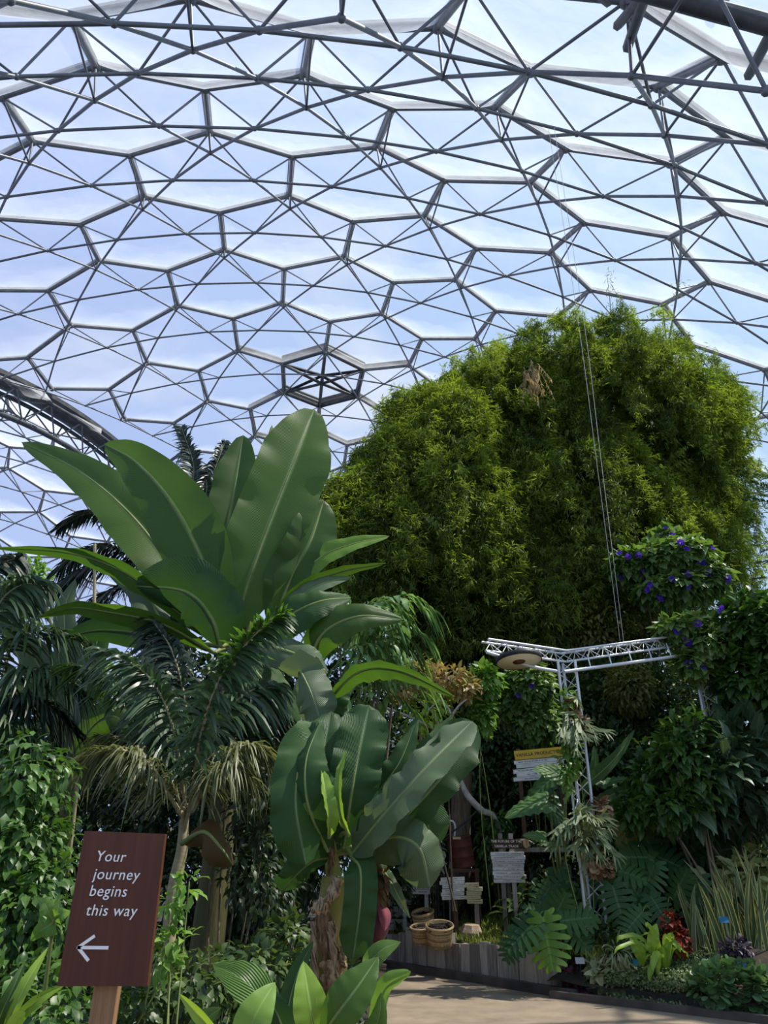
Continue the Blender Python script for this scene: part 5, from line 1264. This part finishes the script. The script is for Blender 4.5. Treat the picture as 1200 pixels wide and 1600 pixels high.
simple('log', 'sawn log lying on the beam right of the dark header', 'log', [at(806, 1318, 13.75), at(822, 1318, 13.55)], .075, 'bark', 14)
tb = thing('timber_bench', 'long weathered beam on posts above the monstera leaves', 'bench', ground_of(850, 13.9))
a, b = at(800, 1327, 13.8), at(885, 1329, 13.8)
mb = MB(); box(mb, (a + b) / 2, b[0] - a[0], .30, .07); mb.build('beam', M['plank'], tb, smooth=False)
for px in (812, 876):
    mb = MB(); p = at(px, 1331, 13.8); g = ground_of(px, 13.8); box(mb, (p[0], 13.8, (p[2] + g[2]) / 2), .08, .08, p[2] - g[2]); mb.build('leg', M['plank'], tb, smooth=False)
mb = MB(); c = at(735, 1430, 13.5); c[2] = float(zwall(c[0], c[1])) + .05; lathe(mb, c, [(.001, .13), (.13, .12), (.19, .02), (.20, -.1)], (0.05, -.1, 1), 7)
tag(mb.build('stone', M['stone'], smooth=False), 'tan stone block on the grass below the boards', 'stone')
tb = thing('planter_box', 'weathered wooden crate on the grass behind the flower bud', 'box', ground_of(612, 15) + [0, 0, .1])
p = at(610, 1425, 15); g = ground_of(610, 15)
for k in range(3):
    mb = MB(); box(mb, (p[0], 15, g[2] + .2 + k * .2), .75, .55, .18); mb.build('board', M['plank'], tb, smooth=False)

# ---- truss structure with lamp disc
def truss(root, A, B, side, r=.026, n=12, upside=False, mat='alu', name='truss'):
    A, B = np.asarray(A), np.asarray(B); ax = nrm(B - A)
    e1 = nrm(np.cross(ax, [0, 0, 1])) if abs(ax[2]) < .9 else np.array([1.0, 0, 0]); e1 = nrm(e1 - ax * (e1 @ ax)); e2 = np.cross(e1, ax)
    if abs(ax[2]) < .9 and e2[2] < 0: e2 = -e2
    off = [e1 * side / 2 + e2 * side * .29, -e1 * side / 2 + e2 * side * .29, -e2 * side * .58]
    for o_ in off:
        mb = MB(); tube(mb, [A + o_, B + o_], r, 10); mb.build('chord', M[mat], root)
    mb = MB(); k = max(4, int(np.linalg.norm(B - A) / (side * 1.5)))
    for i in range(k):
        for j in range(3):
            p0 = A + (B - A) * (i / k); p1 = A + (B - A) * ((i + .5) / k); p2 = A + (B - A) * ((i + 1) / k)
            tube(mb, [p0 + off[j], p1 + off[(j + 1) % 3]], r * .32, 5); tube(mb, [p1 + off[(j + 1) % 3], p2 + off[j]], r * .32, 5)
    mb.build('lacing', M[mat], root)
TY = 11.9
cor = at(882, 1024, TY)
lft = at(758, 1004, 11.2); lft[2] = cor[2]
rgt = at(1150, 987, 12.9)
gz = float(zright(cor[0], TY))
tr = thing('lighting_truss', 'white aluminium truss frame on two towers beside the bamboo', 'truss', (cor[0], TY, gz))
truss(tr, (cor[0], TY, gz - .1), cor + [0, 0, -.1], .29, .024)
truss(tr, cor, lft, .19, .021)
truss(tr, cor, rgt, .19, .021)
t2 = at(1085, 994, 12.6)
truss(tr, (t2[0], 12.6, float(zright(t2[0], 12.6)) - .1), (t2[0], 12.6, t2[2] - .1), .28)
for P in (smooth_path([cor + [-.22, -.2, -.32], (cor + lft) / 2 + [0, -.2, -.32], lft + [0, -.1, -.16]], 12), smooth_path([cor + [-.1, -.25, -.34], cor * .5 + rgt * .5 + [0, -.2, -.33], rgt + [0, -.1, -.3]], 12)):
    mb = MB(); tube(mb, P, .03, 8); mb.build('lower_pipe', M['alu'], tr)
mb = MB()
for k in range(1, 9):
    q = cor + (rgt - cor) * k / 9; tube(mb, [q + [0, -.1, -.06], q + [0, -.22, -.34]], .012, 5)
mb.build('hanger', M['alu'], tr)
# round disc lamp hung under the left arm
c = at(811, 1034, 11.15); s = ppx(811, 1034, 11.15); ax = nrm(np.array([-.06, .12, 1.0])); r = 36 * s
t = thing('pendant_disc', 'round cream disc with black rim hanging under the truss arm', 'lamp', c)
mb = MB(); lathe(mb, c, [(.001, 0), (r * .96, 0), (r * .965, .01)], ax, 40); mb.build('face', M['cream'], t)
mb = MB(); lathe(mb, c, [(r * .965, -.005), (r, 0), (r, .07), (r * .9, .085), (.001, .085)], ax, 40); mb.build('rim', M['rubber'], t)
mb = MB(); lathe(mb, c - ax * .001, [(.001, -.03), (r * .10, -.03), (r * .12, -.015), (r * .26, -.008), (r * .28, .001)], ax, 24); mb.build('hub', M['rust'], t)
mb = MB()
for k in range(3):
    an_ = k * 2.1 + .4; v = np.array([math.cos(an_), math.sin(an_), 0]) * r * .7
    q = c + v + ax * .08; tgt = cor + (lft - cor) * np.clip(((q - cor) @ nrm(lft - cor)) / np.linalg.norm(lft - cor), 0, 1); tgt = tgt - [0, 0, .1]
    tube(mb, [q, tgt], .008, 5)
mb.build('hanger', M['rubber'], t)

# ---- staghorn ferns on the tower
def staghorn(label, cx, cy, Y, n, Lpx, shields):
    c = at(cx, cy, Y); s = ppx(cx, cy, Y)
    t = thing('staghorn_fern', label, 'fern', c, group='staghorn ferns on the truss tower')
    for (x, y, rpx) in shields:
        mb = MB(); p = at(x, y, Y - .05); blob_leaves(mb, p, (rpx * s * .6,) * 2 + (rpx * s,), 60, rpx * s * .9, rpx * s * .7, T_ROUND, droop=.3, inner=.5)
        mb.build('brown_shield', M['sheath'], t, label='dry brown shield leaf')
    for k in range(n):
        a = rng.random() * 6.28; od = nrm(np.array([math.cos(a), -.5 - .5 * rng.random(), .8 * math.sin(a) + .25]))
        o0 = c + np.array([rng.normal() * .10, -.12, rng.normal() * .55 * Lpx * s * .6])
        Lk = Lpx * s * (.6 + .6 * rng.random())
        q = np.linspace(0, 1, 7)[:, None]
        P = o0 + od * q * Lk + np.array([0, 0, -1]) * q**2 * Lk * (.08 + .4 * rng.random())
        la = nrm(np.cross(np.gradient(P, axis=0), [0.1, -1, .4])); mb = MB(); rv = rng.random()
        quadstrip(mb, P, la, Lk * np.array([.03, .05, .07, .085, .09, .085, .05]), rnd=rv)
        tg = nrm(P[-1] - P[-3])
        for f in (-1, -.33, .4, 1.0):
            d2 = nrm(tg + la[-1] * f * .75 + np.array([0, 0, -.25]))
            l2 = Lk * (.28 + .2 * rng.random()); qq = np.linspace(0, 1, 4)[:, None]
            P2 = P[-2] + la[-2] * f * Lk * .05 + d2 * qq * l2 + np.array([0, 0, -1]) * qq**2 * l2 * .25
            quadstrip(mb, P2, nrm(np.cross(np.gradient(P2, axis=0), [0.1, -1, .4])), Lk * np.array([.032, .032, .026, .006]), rnd=rv)
        mb.build('frond', M['stag'], t)
staghorn('staghorn fern with forked fronds around a brown shield high on the tower', 900, 1130, 11.75, 20, 40, [(905, 1128, 13), (893, 1105, 12)])
staghorn('large bushy staghorn fern low on the tower, above the monstera', 915, 1300, 11.75, 44, 46, [(941, 1262, 14), (930, 1345, 16), (905, 1300, 14), (948, 1355, 12)])
shrub('vine', 'thin light green creeper climbing the truss tower between the staghorns', 'climbing plant', [(893, 1165, 11.7, 13, 50, .12), (884, 1200, 11.65, 10, 50, .1), (888, 1100, 11.7, 16, 25, .12)], 330, 12, 7, 'shrub', z0=.5, stems=3, stem_r=.008, stem_mat='stem', inner=.2)

# ---- two thin ropes in front of the bamboo
for dx, lb in ((0, 'left of two pale thin ropes hanging in front of the bamboo'), (9, 'right of two pale thin ropes hanging in front of the bamboo')):
    simple('rope', lb, 'rope', [at(857 + dx, 200, 15.2), at(903 + dx, 500, 15.2), at(932 + dx * .8, 720, 15.2), at(970 + dx * .6, 1010, 15.2)], .0065, 'rope', 5, 'ropes before the bamboo')

# ================================================================ THE BED ON THE RIGHT
def img_dir(px, py, Y, ang, toward=.25):
    """Direction in the place that shows at angle ang (degrees, 90 = up) in the view, leaning towards the walkway."""
    a = math.radians(ang)
    v = nrm(CAM - at(px, py, Y))
    r = nrm(np.cross([0, 0, 1], -v)) * -1
    r = np.array([1.0, 0, 0]) - v * v[0]; r = nrm(r); u = np.cross(v, r)
    return nrm(math.cos(a) * r + math.sin(a) * u + toward * v)
def leaf_plant(name, label, cat, basepx, Y, leaves, kind, group=None, zb=None, stalk='stem', rr=.009):
    b = at(basepx, 1400, Y); b = np.array([b[0], Y, float(zright(b[0], Y)) if zb is None else zb]) - [0, 0, .03]
    t = thing(name, label, cat, b, group=group)
    for (px, py, dY, size, ang, mt) in leaves:
        yy = Y + dY; p = at(px, py, yy); s = ppx(px, py, yy) * size
        d = img_dir(px, py, yy, ang, .15 + .25 * rng.random())
        v = nrm(CAM - p); n_ = nrm(v * .8 + np.array([0, 0, .75]) + rng.normal(size=3) * .15)
        o0 = p - d * s * .45
        mb = MB()
        if kind == 'monstera': monstera_leaf(mb, o0, d, n_, s * 1.05, lobes=8)
        else:
            q = np.linspace(0, 1, 5)[:, None]
            P = o0 + d * q * s + np.array([0, 0, -1]) * q**2 * s * .22
            leaf_blade(mb, P, s * .40, prof='heart', sweep=.55, fold=10, ripple=.03, waves=6, curl=.25, face=n_, ns=22, nl=5)
        o = mb.build('leaf', M[mt], t)
        mp_ = MB(); tube(mp_, smooth_path([b, b * .35 + o0 * .65 + [0, 0, .18], o0], 10), np.linspace(rr * 1.4, rr * .7, 10), 6); mp_.build('stalk', M[stalk], o)
    return t
MG = 'split-leaved monsteras in the bed'
leaf_plant('monstera', 'monstera with fanned split leaves at the top right of the bed', 'plant', 1120, 12.6, [(1150, 1300, -.1, 62, 40, 'monstera'), (1120, 1330, -.4, 60, 190, 'monstera'), (1175, 1335, -.3, 55, -30, 'monstera'), (1090, 1340, -.2, 45, -70, 'monstera'), (1130, 1355, -.4, 48, -100, 'monstera'), (1190, 1300, 0, 50, 60, 'monstera')], 'monstera', MG)
leaf_plant('monstera', 'monstera with arching split leaves right of the large staghorn fern', 'plant', 1010, 12.4, [(1030, 1285, .2, 55, 60, 'monstera'), (1010, 1310, 0, 58, -60, 'monstera'), (995, 1338, -.5, 62, 175, 'monstera'), (1045, 1345, -.4, 60, -20, 'monstera'), (975, 1362, -.7, 55, -10, 'monstera'), (1015, 1370, -.6, 50, -120, 'monstera'), (1060, 1300, .1, 48, 20, 'monstera')], 'monstera', MG)
leaf_plant('monstera', 'dark monstera in the middle of the bed behind the red coleus', 'plant', 1030, 11.8, [(1085, 1400, -.2, 60, -110, 'monstera'), (965, 1410, -.3, 55, -80, 'monstera'), (1000, 1400, -.1, 48, 120, 'monstera'), (1060, 1385, -.1, 50, 60, 'monstera'), (1030, 1420, -.3, 46, -60, 'monstera'), (990, 1440, -.5, 44, -140, 'monstera')], 'monstera', MG)
leaf_plant('monstera', 'low monstera with one leaf tinted sunlit yellow-green at the end of the timber edging', 'plant', 865, 12.0, [(855, 1468, -.9, 66, -85, 'monstera_y'), (820, 1455, -.8, 62, 215, 'monstera'), (900, 1435, -.6, 55, 10, 'monstera'), (870, 1425, -.4, 52, 60, 'monstera'), (800, 1475, -.5, 42, 240, 'monstera'), (905, 1465, -.6, 46, -40, 'monstera'), (845, 1430, -.5, 45, 140, 'monstera')], 'monstera', MG, zb=.62)
leaf_plant('monstera', 'monstera leaves around the foot of the staghorn tower', 'plant', 905, 12.6, [(870, 1385, -.3, 48, 200, 'monstera'), (890, 1410, -.5, 50, -60, 'monstera'), (930, 1395, -.3, 46, -20, 'monstera'), (940, 1370, -.2, 44, 40, 'monstera'), (850, 1400, -.3, 42, 230, 'monstera')], 'monstera', MG)
AG = 'elephant ears around the truss tower'
leaf_plant('elephant_ear', 'tall elephant ear with big pale and dark leaves left of the tower', 'plant', 880, 12.9, [(862, 1203, -.5, 62, 155, 'alocasia'), (838, 1236, -.2, 72, 215, 'alocasia_d'), (825, 1256, -.8, 70, 188, 'alocasia'), (836, 1304, -.9, 40, 160, 'alocasia'), (868, 1270, -.2, 55, -60, 'alocasia_d'), (880, 1385, -.4, 56, -80, 'alocasia_d')], 'heart', AG, zb=.8, rr=.014)
leaf_plant('elephant_ear', 'elephant ear with one yellowing hanging leaf right of the tower', 'plant', 975, 12.9, [(964, 1216, 0, 44, 20, 'alocasia'), (990, 1247, -.2, 50, -20, 'alocasia_d'), (978, 1310, -.5, 62, -92, 'alocasia_o'), (945, 1225, .1, 40, 150, 'alocasia_d'), (1010, 1225, .1, 40, 40, 'alocasia_d'), (960, 1255, -.1, 40, -60, 'alocasia')], 'heart', AG, rr=.012)
bt = base_on(915, 12.8, 1.0)
t = thing('banana_seedling', 'young plant with long slanting green leaf right of the tower', 'plant', bt)
for pts, hw in (([(905, 1235, 12.7), (935, 1210, 12.6), (965, 1180, 12.6), (992, 1140, 12.7)], 11), ([(910, 1250, 12.7), (925, 1215, 12.7), (930, 1190, 12.7), (928, 1165, 12.8)], 9), ([(915, 1260, 12.7), (950, 1245, 12.6), (975, 1235, 12.6), (1000, 1240, 12.7)], 9)):
    leaf_part(t, pts, hw, 'banana', prof='banana', roll=20, fold=16, ripple=.02, petiole=bt, rr=.012)
# snake plant: every blade a part
t = thing('snake_plant', 'clump of upright snake plant blades with yellow margins', 'plant', np.array([at(1140, 1400, 11)[0], 11.0, float(zright(at(1140, 1400, 11)[0], 11))]))
for k in range(74):
    bx = 1085 + 125 * rng.random(); yy = 10.75 + .7 * rng.random()
    p = at(bx, 1500, yy); p[2] = float(zright(p[0], yy))
    h = (.55 + .5 * rng.random()) * (.75 + .35 * (bx - 1085) / 125); s = np.linspace(0, 1, 8)[:, None]
    ln = np.array([rng.normal() * .16 - .05, rng.normal() * .1 - .05, 1.0])
    P = p + ln * s * h + np.array([rng.normal() * .15, 0, 0]) * s**2 * h
    mb = MB(); la = nrm(np.cross(ln, [rng.normal() * .5, -1, 0])); w_ = .026 + .010 * rng.random()
    u = np.array([-1, -.72, 0, .72, 1.0]); wv = w_ * np.array([.7, .9, 1, 1, .95, .8, .5, .05])
    V = P[:, None] + la * (u[None, :, None] * wv[:, None, None]) + np.cross(la, ln) * ((u[None, :]**2) * wv[:, None] * .35)[..., None]
    i = np.arange(7)[:, None] * 5; j = np.arange(4)[None]
    uv = np.stack(np.broadcast_arrays(u[None] * .5 + .5, s * h), -1)
    mb.add(V, np.stack([i + j, i + j + 1, i + 5 + j + 1, i + 5 + j], -1).reshape(-1, 4), uv); mb.build('blade', M['sansev'], t)
def zr(px, Y): return float(zright(at(px, 1400, Y)[0], Y))
shrub('dumb_cane', 'cream-splashed leafy plant above the snake plants at the right edge', 'plant', [(1165, 1368, 11.8, 40, 26), (1120, 1385, 11.8, 26, 16), (1195, 1345, 11.9, 20, 25)], 170, 26, 13, 'varieg', z0=zr(1160, 11.8), droop=.2, stems=6, stem_mat='stem')
shrub('rubber_plant', 'dark glossy rubber plant with large leaves at the right', 'plant', [(1125, 1215, 11.9, 70, 62), (1165, 1180, 11.9, 50, 60), (1080, 1265, 11.8, 36, 28), (1180, 1255, 11.8, 40, 40)], 420, 42, 19, 'rubber_leaf', z0=zr(1125, 11.9), droop=.15, inner=.6, stems=7, rough=.6)
shrub('shrub', 'mid green pointed-leaf shrub where the right truss tower disappears', 'shrub', [(1075, 1145, 11.6, 36, 30), (1065, 1185, 11.6, 46, 36), (1030, 1215, 12.2, 40, 40), (1085, 1225, 11.6, 44, 40), (1050, 1262, 11.7, 46, 34), (1000, 1265, 12, 36, 30)], 1600, 19, 10, 'vine', z0=zr(1075, 11.6), droop=.5, stems=5)
shrub('coleus', 'brick-red coleus standing behind the lime-green plant', 'plant', [(1050, 1448, 11.0, 15, 22), (1060, 1472, 10.9, 16, 18)], 190, 12, 8, 'redleaf', z0=zr(1052, 11), droop=.3, stems=4, stem_r=.008, stem_mat='redleaf')
b = base_on(1025, 10.75, zr(1025, 10.75))
t = thing('birds_nest_fern', 'lime-green wavy-leaved plant at the front of the bed', 'plant', b)
for k in range(26):
    px, py = 1025 + rng.normal() * 26, 1490 + rng.normal() * 20
    e = at(px, py, 10.7 + rng.normal() * .12); q = b + (e - b) * .5 + [0, 0, .10 + .1 * rng.random()]
    m_ = MB(); leaf_blade(m_, [b + [0, 0, .03], q, e, e + (e - q) * .25 - [0, 0, .06]], .030 + .014 * rng.random(), prof='oval', roll=rng.normal() * 25, fold=12, ripple=.08, waves=4, face=nrm(CAM - b) + [0, 0, .8], ns=14, nl=3); m_.build('leaf', M['lime'], t)
for pts in ([(1022, 1500, 10.7), (1020, 1475, 10.65), (1022, 1458, 10.65), (1026, 1443, 10.7)], [(1005, 1510, 10.7), (1000, 1490, 10.6), (992, 1475, 10.6), (985, 1463, 10.65)]):
    leaf_part(t, pts, 9, 'lime', prof='oval', rr=.004, ripple=.05)
shrub('begonia', 'silvery mottled begonia mound near the end of the timber edging', 'plant', [(945, 1522, 11.2, 26, 16), (965, 1530, 11.0, 14, 12), (930, 1512, 11.4, 16, 14)], 300, 15, 12, 'silver', z0=zr(945, 11.2), tpl=T_HEART, droop=.4, stems=4, stem_r=.006)
shrub('coleus', 'wine-purple leafy plant beside the end of the timber edging', 'plant', [(895, 1532, 11.55, 17, 16), (905, 1548, 11.4, 16, 12), (890, 1515, 11.7, 12, 10)], 260, 11, 7, 'purpleleaf', z0=zr(897, 11.5), droop=.4, stems=4, stem_r=.005, stem_mat='purpleleaf')
shrub('mondo_grass', 'blackish-purple tuft at the foot of the snake plants', 'plant', [(1150, 1482, 10.5, 22, 12)], 150, 12, 6, 'blackleaf', z0=zr(1150, 10.5), droop=.1, stems=3, stem_r=.004)
shrub('peperomia', 'mound of round glossy leaves in the front right corner of the bed', 'plant', [(1140, 1535, 10.15, 50, 26, .35), (1185, 1545, 10.0, 40, 30, .35), (1110, 1545, 10.1, 24, 20, .3)], 620, 13, 13, 'round', z0=zr(1140, 10.15), tpl=T_ROUND, droop=.1, stems=4, stem_r=.005, inner=.75, rough=.45)
n = 9000; px = 930 + 200 * rng.random(n); yy = 10.15 + 1.0 * rng.random(n)
P = np.array([at(a, 1400, b) for a, b in zip(px, yy)]); f = np.array([(q[:2] - RA) @ rn for q in P]); ok = f > -.02; P = P[ok]; f = f[ok]
P[:, 2] = zright(P[:, 0], P[:, 1]) + .03 + .09 * rng.random(len(P)) - .16 * (f < .08)
mb = MB(); scatter(mb, P, rdir(len(P)) + [0, -.3, .2], rdir(len(P)) * .5 + [0, -.4, 1], .035, .028, T_LEAF)
g = mb.build('ground_cover_leaves', M['cover']); tag(g, 'carpet of tiny pale leaves spilling over the kerb of the bed', 'ground cover', kind='stuff')
# shade undergrowth that clothes the soil
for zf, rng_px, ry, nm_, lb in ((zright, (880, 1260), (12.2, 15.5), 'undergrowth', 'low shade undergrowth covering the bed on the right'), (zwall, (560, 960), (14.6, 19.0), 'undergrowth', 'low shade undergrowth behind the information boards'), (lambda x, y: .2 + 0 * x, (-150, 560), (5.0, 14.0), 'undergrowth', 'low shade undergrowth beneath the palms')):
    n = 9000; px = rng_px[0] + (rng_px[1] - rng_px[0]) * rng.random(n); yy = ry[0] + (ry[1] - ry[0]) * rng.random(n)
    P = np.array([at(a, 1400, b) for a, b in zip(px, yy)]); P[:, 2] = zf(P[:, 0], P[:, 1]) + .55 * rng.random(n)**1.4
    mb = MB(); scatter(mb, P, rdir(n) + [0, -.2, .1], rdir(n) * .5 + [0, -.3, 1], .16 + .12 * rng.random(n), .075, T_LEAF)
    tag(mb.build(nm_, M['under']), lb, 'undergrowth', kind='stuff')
shrub('fern', 'dark feathery fern clump in front of the tower foot', 'fern', [(925, 1470, 11.7, 30, 22), (960, 1470, 11.6, 34, 26), (900, 1490, 11.8, 22, 18)], 420, 16, 4, 'hedge', z0=zr(935, 11.7), droop=.6, stems=4, stem_r=.005)
shrub('spider_plant', 'pale narrow-leaved tuft in front of the tower foot', 'plant', [(965, 1490, 11.2, 26, 16)], 90, 26, 4, 'silver', z0=zr(965, 11.2), droop=.8, stems=3, stem_r=.005, inner=.2)
shrub('vanilla_vine', 'pale leaf chain of vanilla vine hanging left of the oil drum', 'climbing plant', [(678, 1300, 14.0, 7, 22, .12), (682, 1335, 13.95, 8, 24, .12), (674, 1292, 14, 8, 10, .12)], 80, 13, 7, 'silver', z0=.7, stems=3, stem_r=.006, droop=.8)
shrub('vanilla_vine', 'bushy vanilla vine right of the oil drum, under the pale branch', 'climbing plant', [(775, 1290, 14.6, 20, 18, .3), (762, 1325, 14.5, 16, 30, .3), (770, 1350, 14.5, 18, 24, .3)], 330, 18, 7, 'vine', z0=.8, stems=4, stem_r=.01, droop=.9)
shrub('ginger', 'low leafy plant below the header board, at the edge of the grass', 'plant', [(800, 1425, 13.3, 14, 20, .2), (822, 1415, 13.3, 14, 20, .2)], 60, 26, 12, 'hedge', z0=.6, stems=5, stem_r=.008, stem_mat='stem', droop=.4)
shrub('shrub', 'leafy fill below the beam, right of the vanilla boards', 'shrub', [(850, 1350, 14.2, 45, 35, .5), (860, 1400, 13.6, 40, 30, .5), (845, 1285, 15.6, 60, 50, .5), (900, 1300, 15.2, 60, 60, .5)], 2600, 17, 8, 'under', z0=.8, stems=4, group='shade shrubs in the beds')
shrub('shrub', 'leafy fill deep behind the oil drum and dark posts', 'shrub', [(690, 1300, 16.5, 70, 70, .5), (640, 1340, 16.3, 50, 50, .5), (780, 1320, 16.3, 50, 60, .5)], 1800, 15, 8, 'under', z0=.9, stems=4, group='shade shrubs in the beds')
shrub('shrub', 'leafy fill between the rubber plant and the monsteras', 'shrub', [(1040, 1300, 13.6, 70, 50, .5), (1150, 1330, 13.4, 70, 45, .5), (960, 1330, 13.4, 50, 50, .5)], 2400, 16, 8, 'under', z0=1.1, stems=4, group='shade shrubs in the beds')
# plant labels on short stakes
for px, py, Y, mt, lb in ((1131, 1437, 10.7, 'blue', 'blue plant label among the snake plant blades'), (996, 1504, 10.8, 'blue', 'blue plant label left of the lime-green plant'), (1160, 1508, 9.95, 'blue', 'blue plant label above the round glossy leaves'), (906, 1501, 11.2, 'grey', 'grey plant label behind the wine-purple plant')):
    p = at(px, py, Y); z0 = float(zright(p[0], Y)); t = thing('plant_label', lb, 'plant label', (p[0], Y, z0), group='plant labels in the bed')
    s = ppx(px, py, Y)
    mb = MB(); box(mb, p, 14 * s, .006, 9 * s, Z=(0, .4, 1)); mb.build('plate', M[mt], t, smooth=False)
    mb = MB(); tube(mb, [(p[0], Y + .012, z0 - .03), p + [0, .01, 0]], .005, 6); mb.build('stake', M['rubber'], t)
# branch tips reaching in at the right edge
t = thing('pinnate_tree', 'tree at the right edge with feathery dark branch tips against the sky', 'tree', np.array([at(1290, 1100, 13)[0], 13, 1.0]))
mb = MB(); tp = at(1255, 800, 13); tube(mb, smooth_path([np.array([at(1290, 1100, 13)[0], 13, 1.0]), at(1290, 950, 13), tp], 12), np.linspace(.08, .04, 12), 8); mb.build('trunk', M['bark'], t)
for pts in ([(1255, 800, 13), (1215, 770, 12.8), (1165, 750, 12.8)], [(1255, 800, 13), (1220, 790, 12.8), (1170, 778, 12.8)], [(1255, 800, 13), (1230, 755, 12.8), (1180, 742, 12.8)], [(1255, 880, 13), (1220, 875, 12.8), (1180, 880, 12.8)], [(1255, 900, 13), (1215, 900, 12.8), (1175, 905, 12.8)], [(1255, 860, 13), (1225, 850, 12.8), (1190, 862, 12.8)]):
    fl, fs = MB(), MB(); frond(fl, fs, pth(pts), 22, .22, .02, droop=.3, r0=.01); o = fl.build('branch_tip', M['palm'], t); fs.build('twig', M['bark'], o)
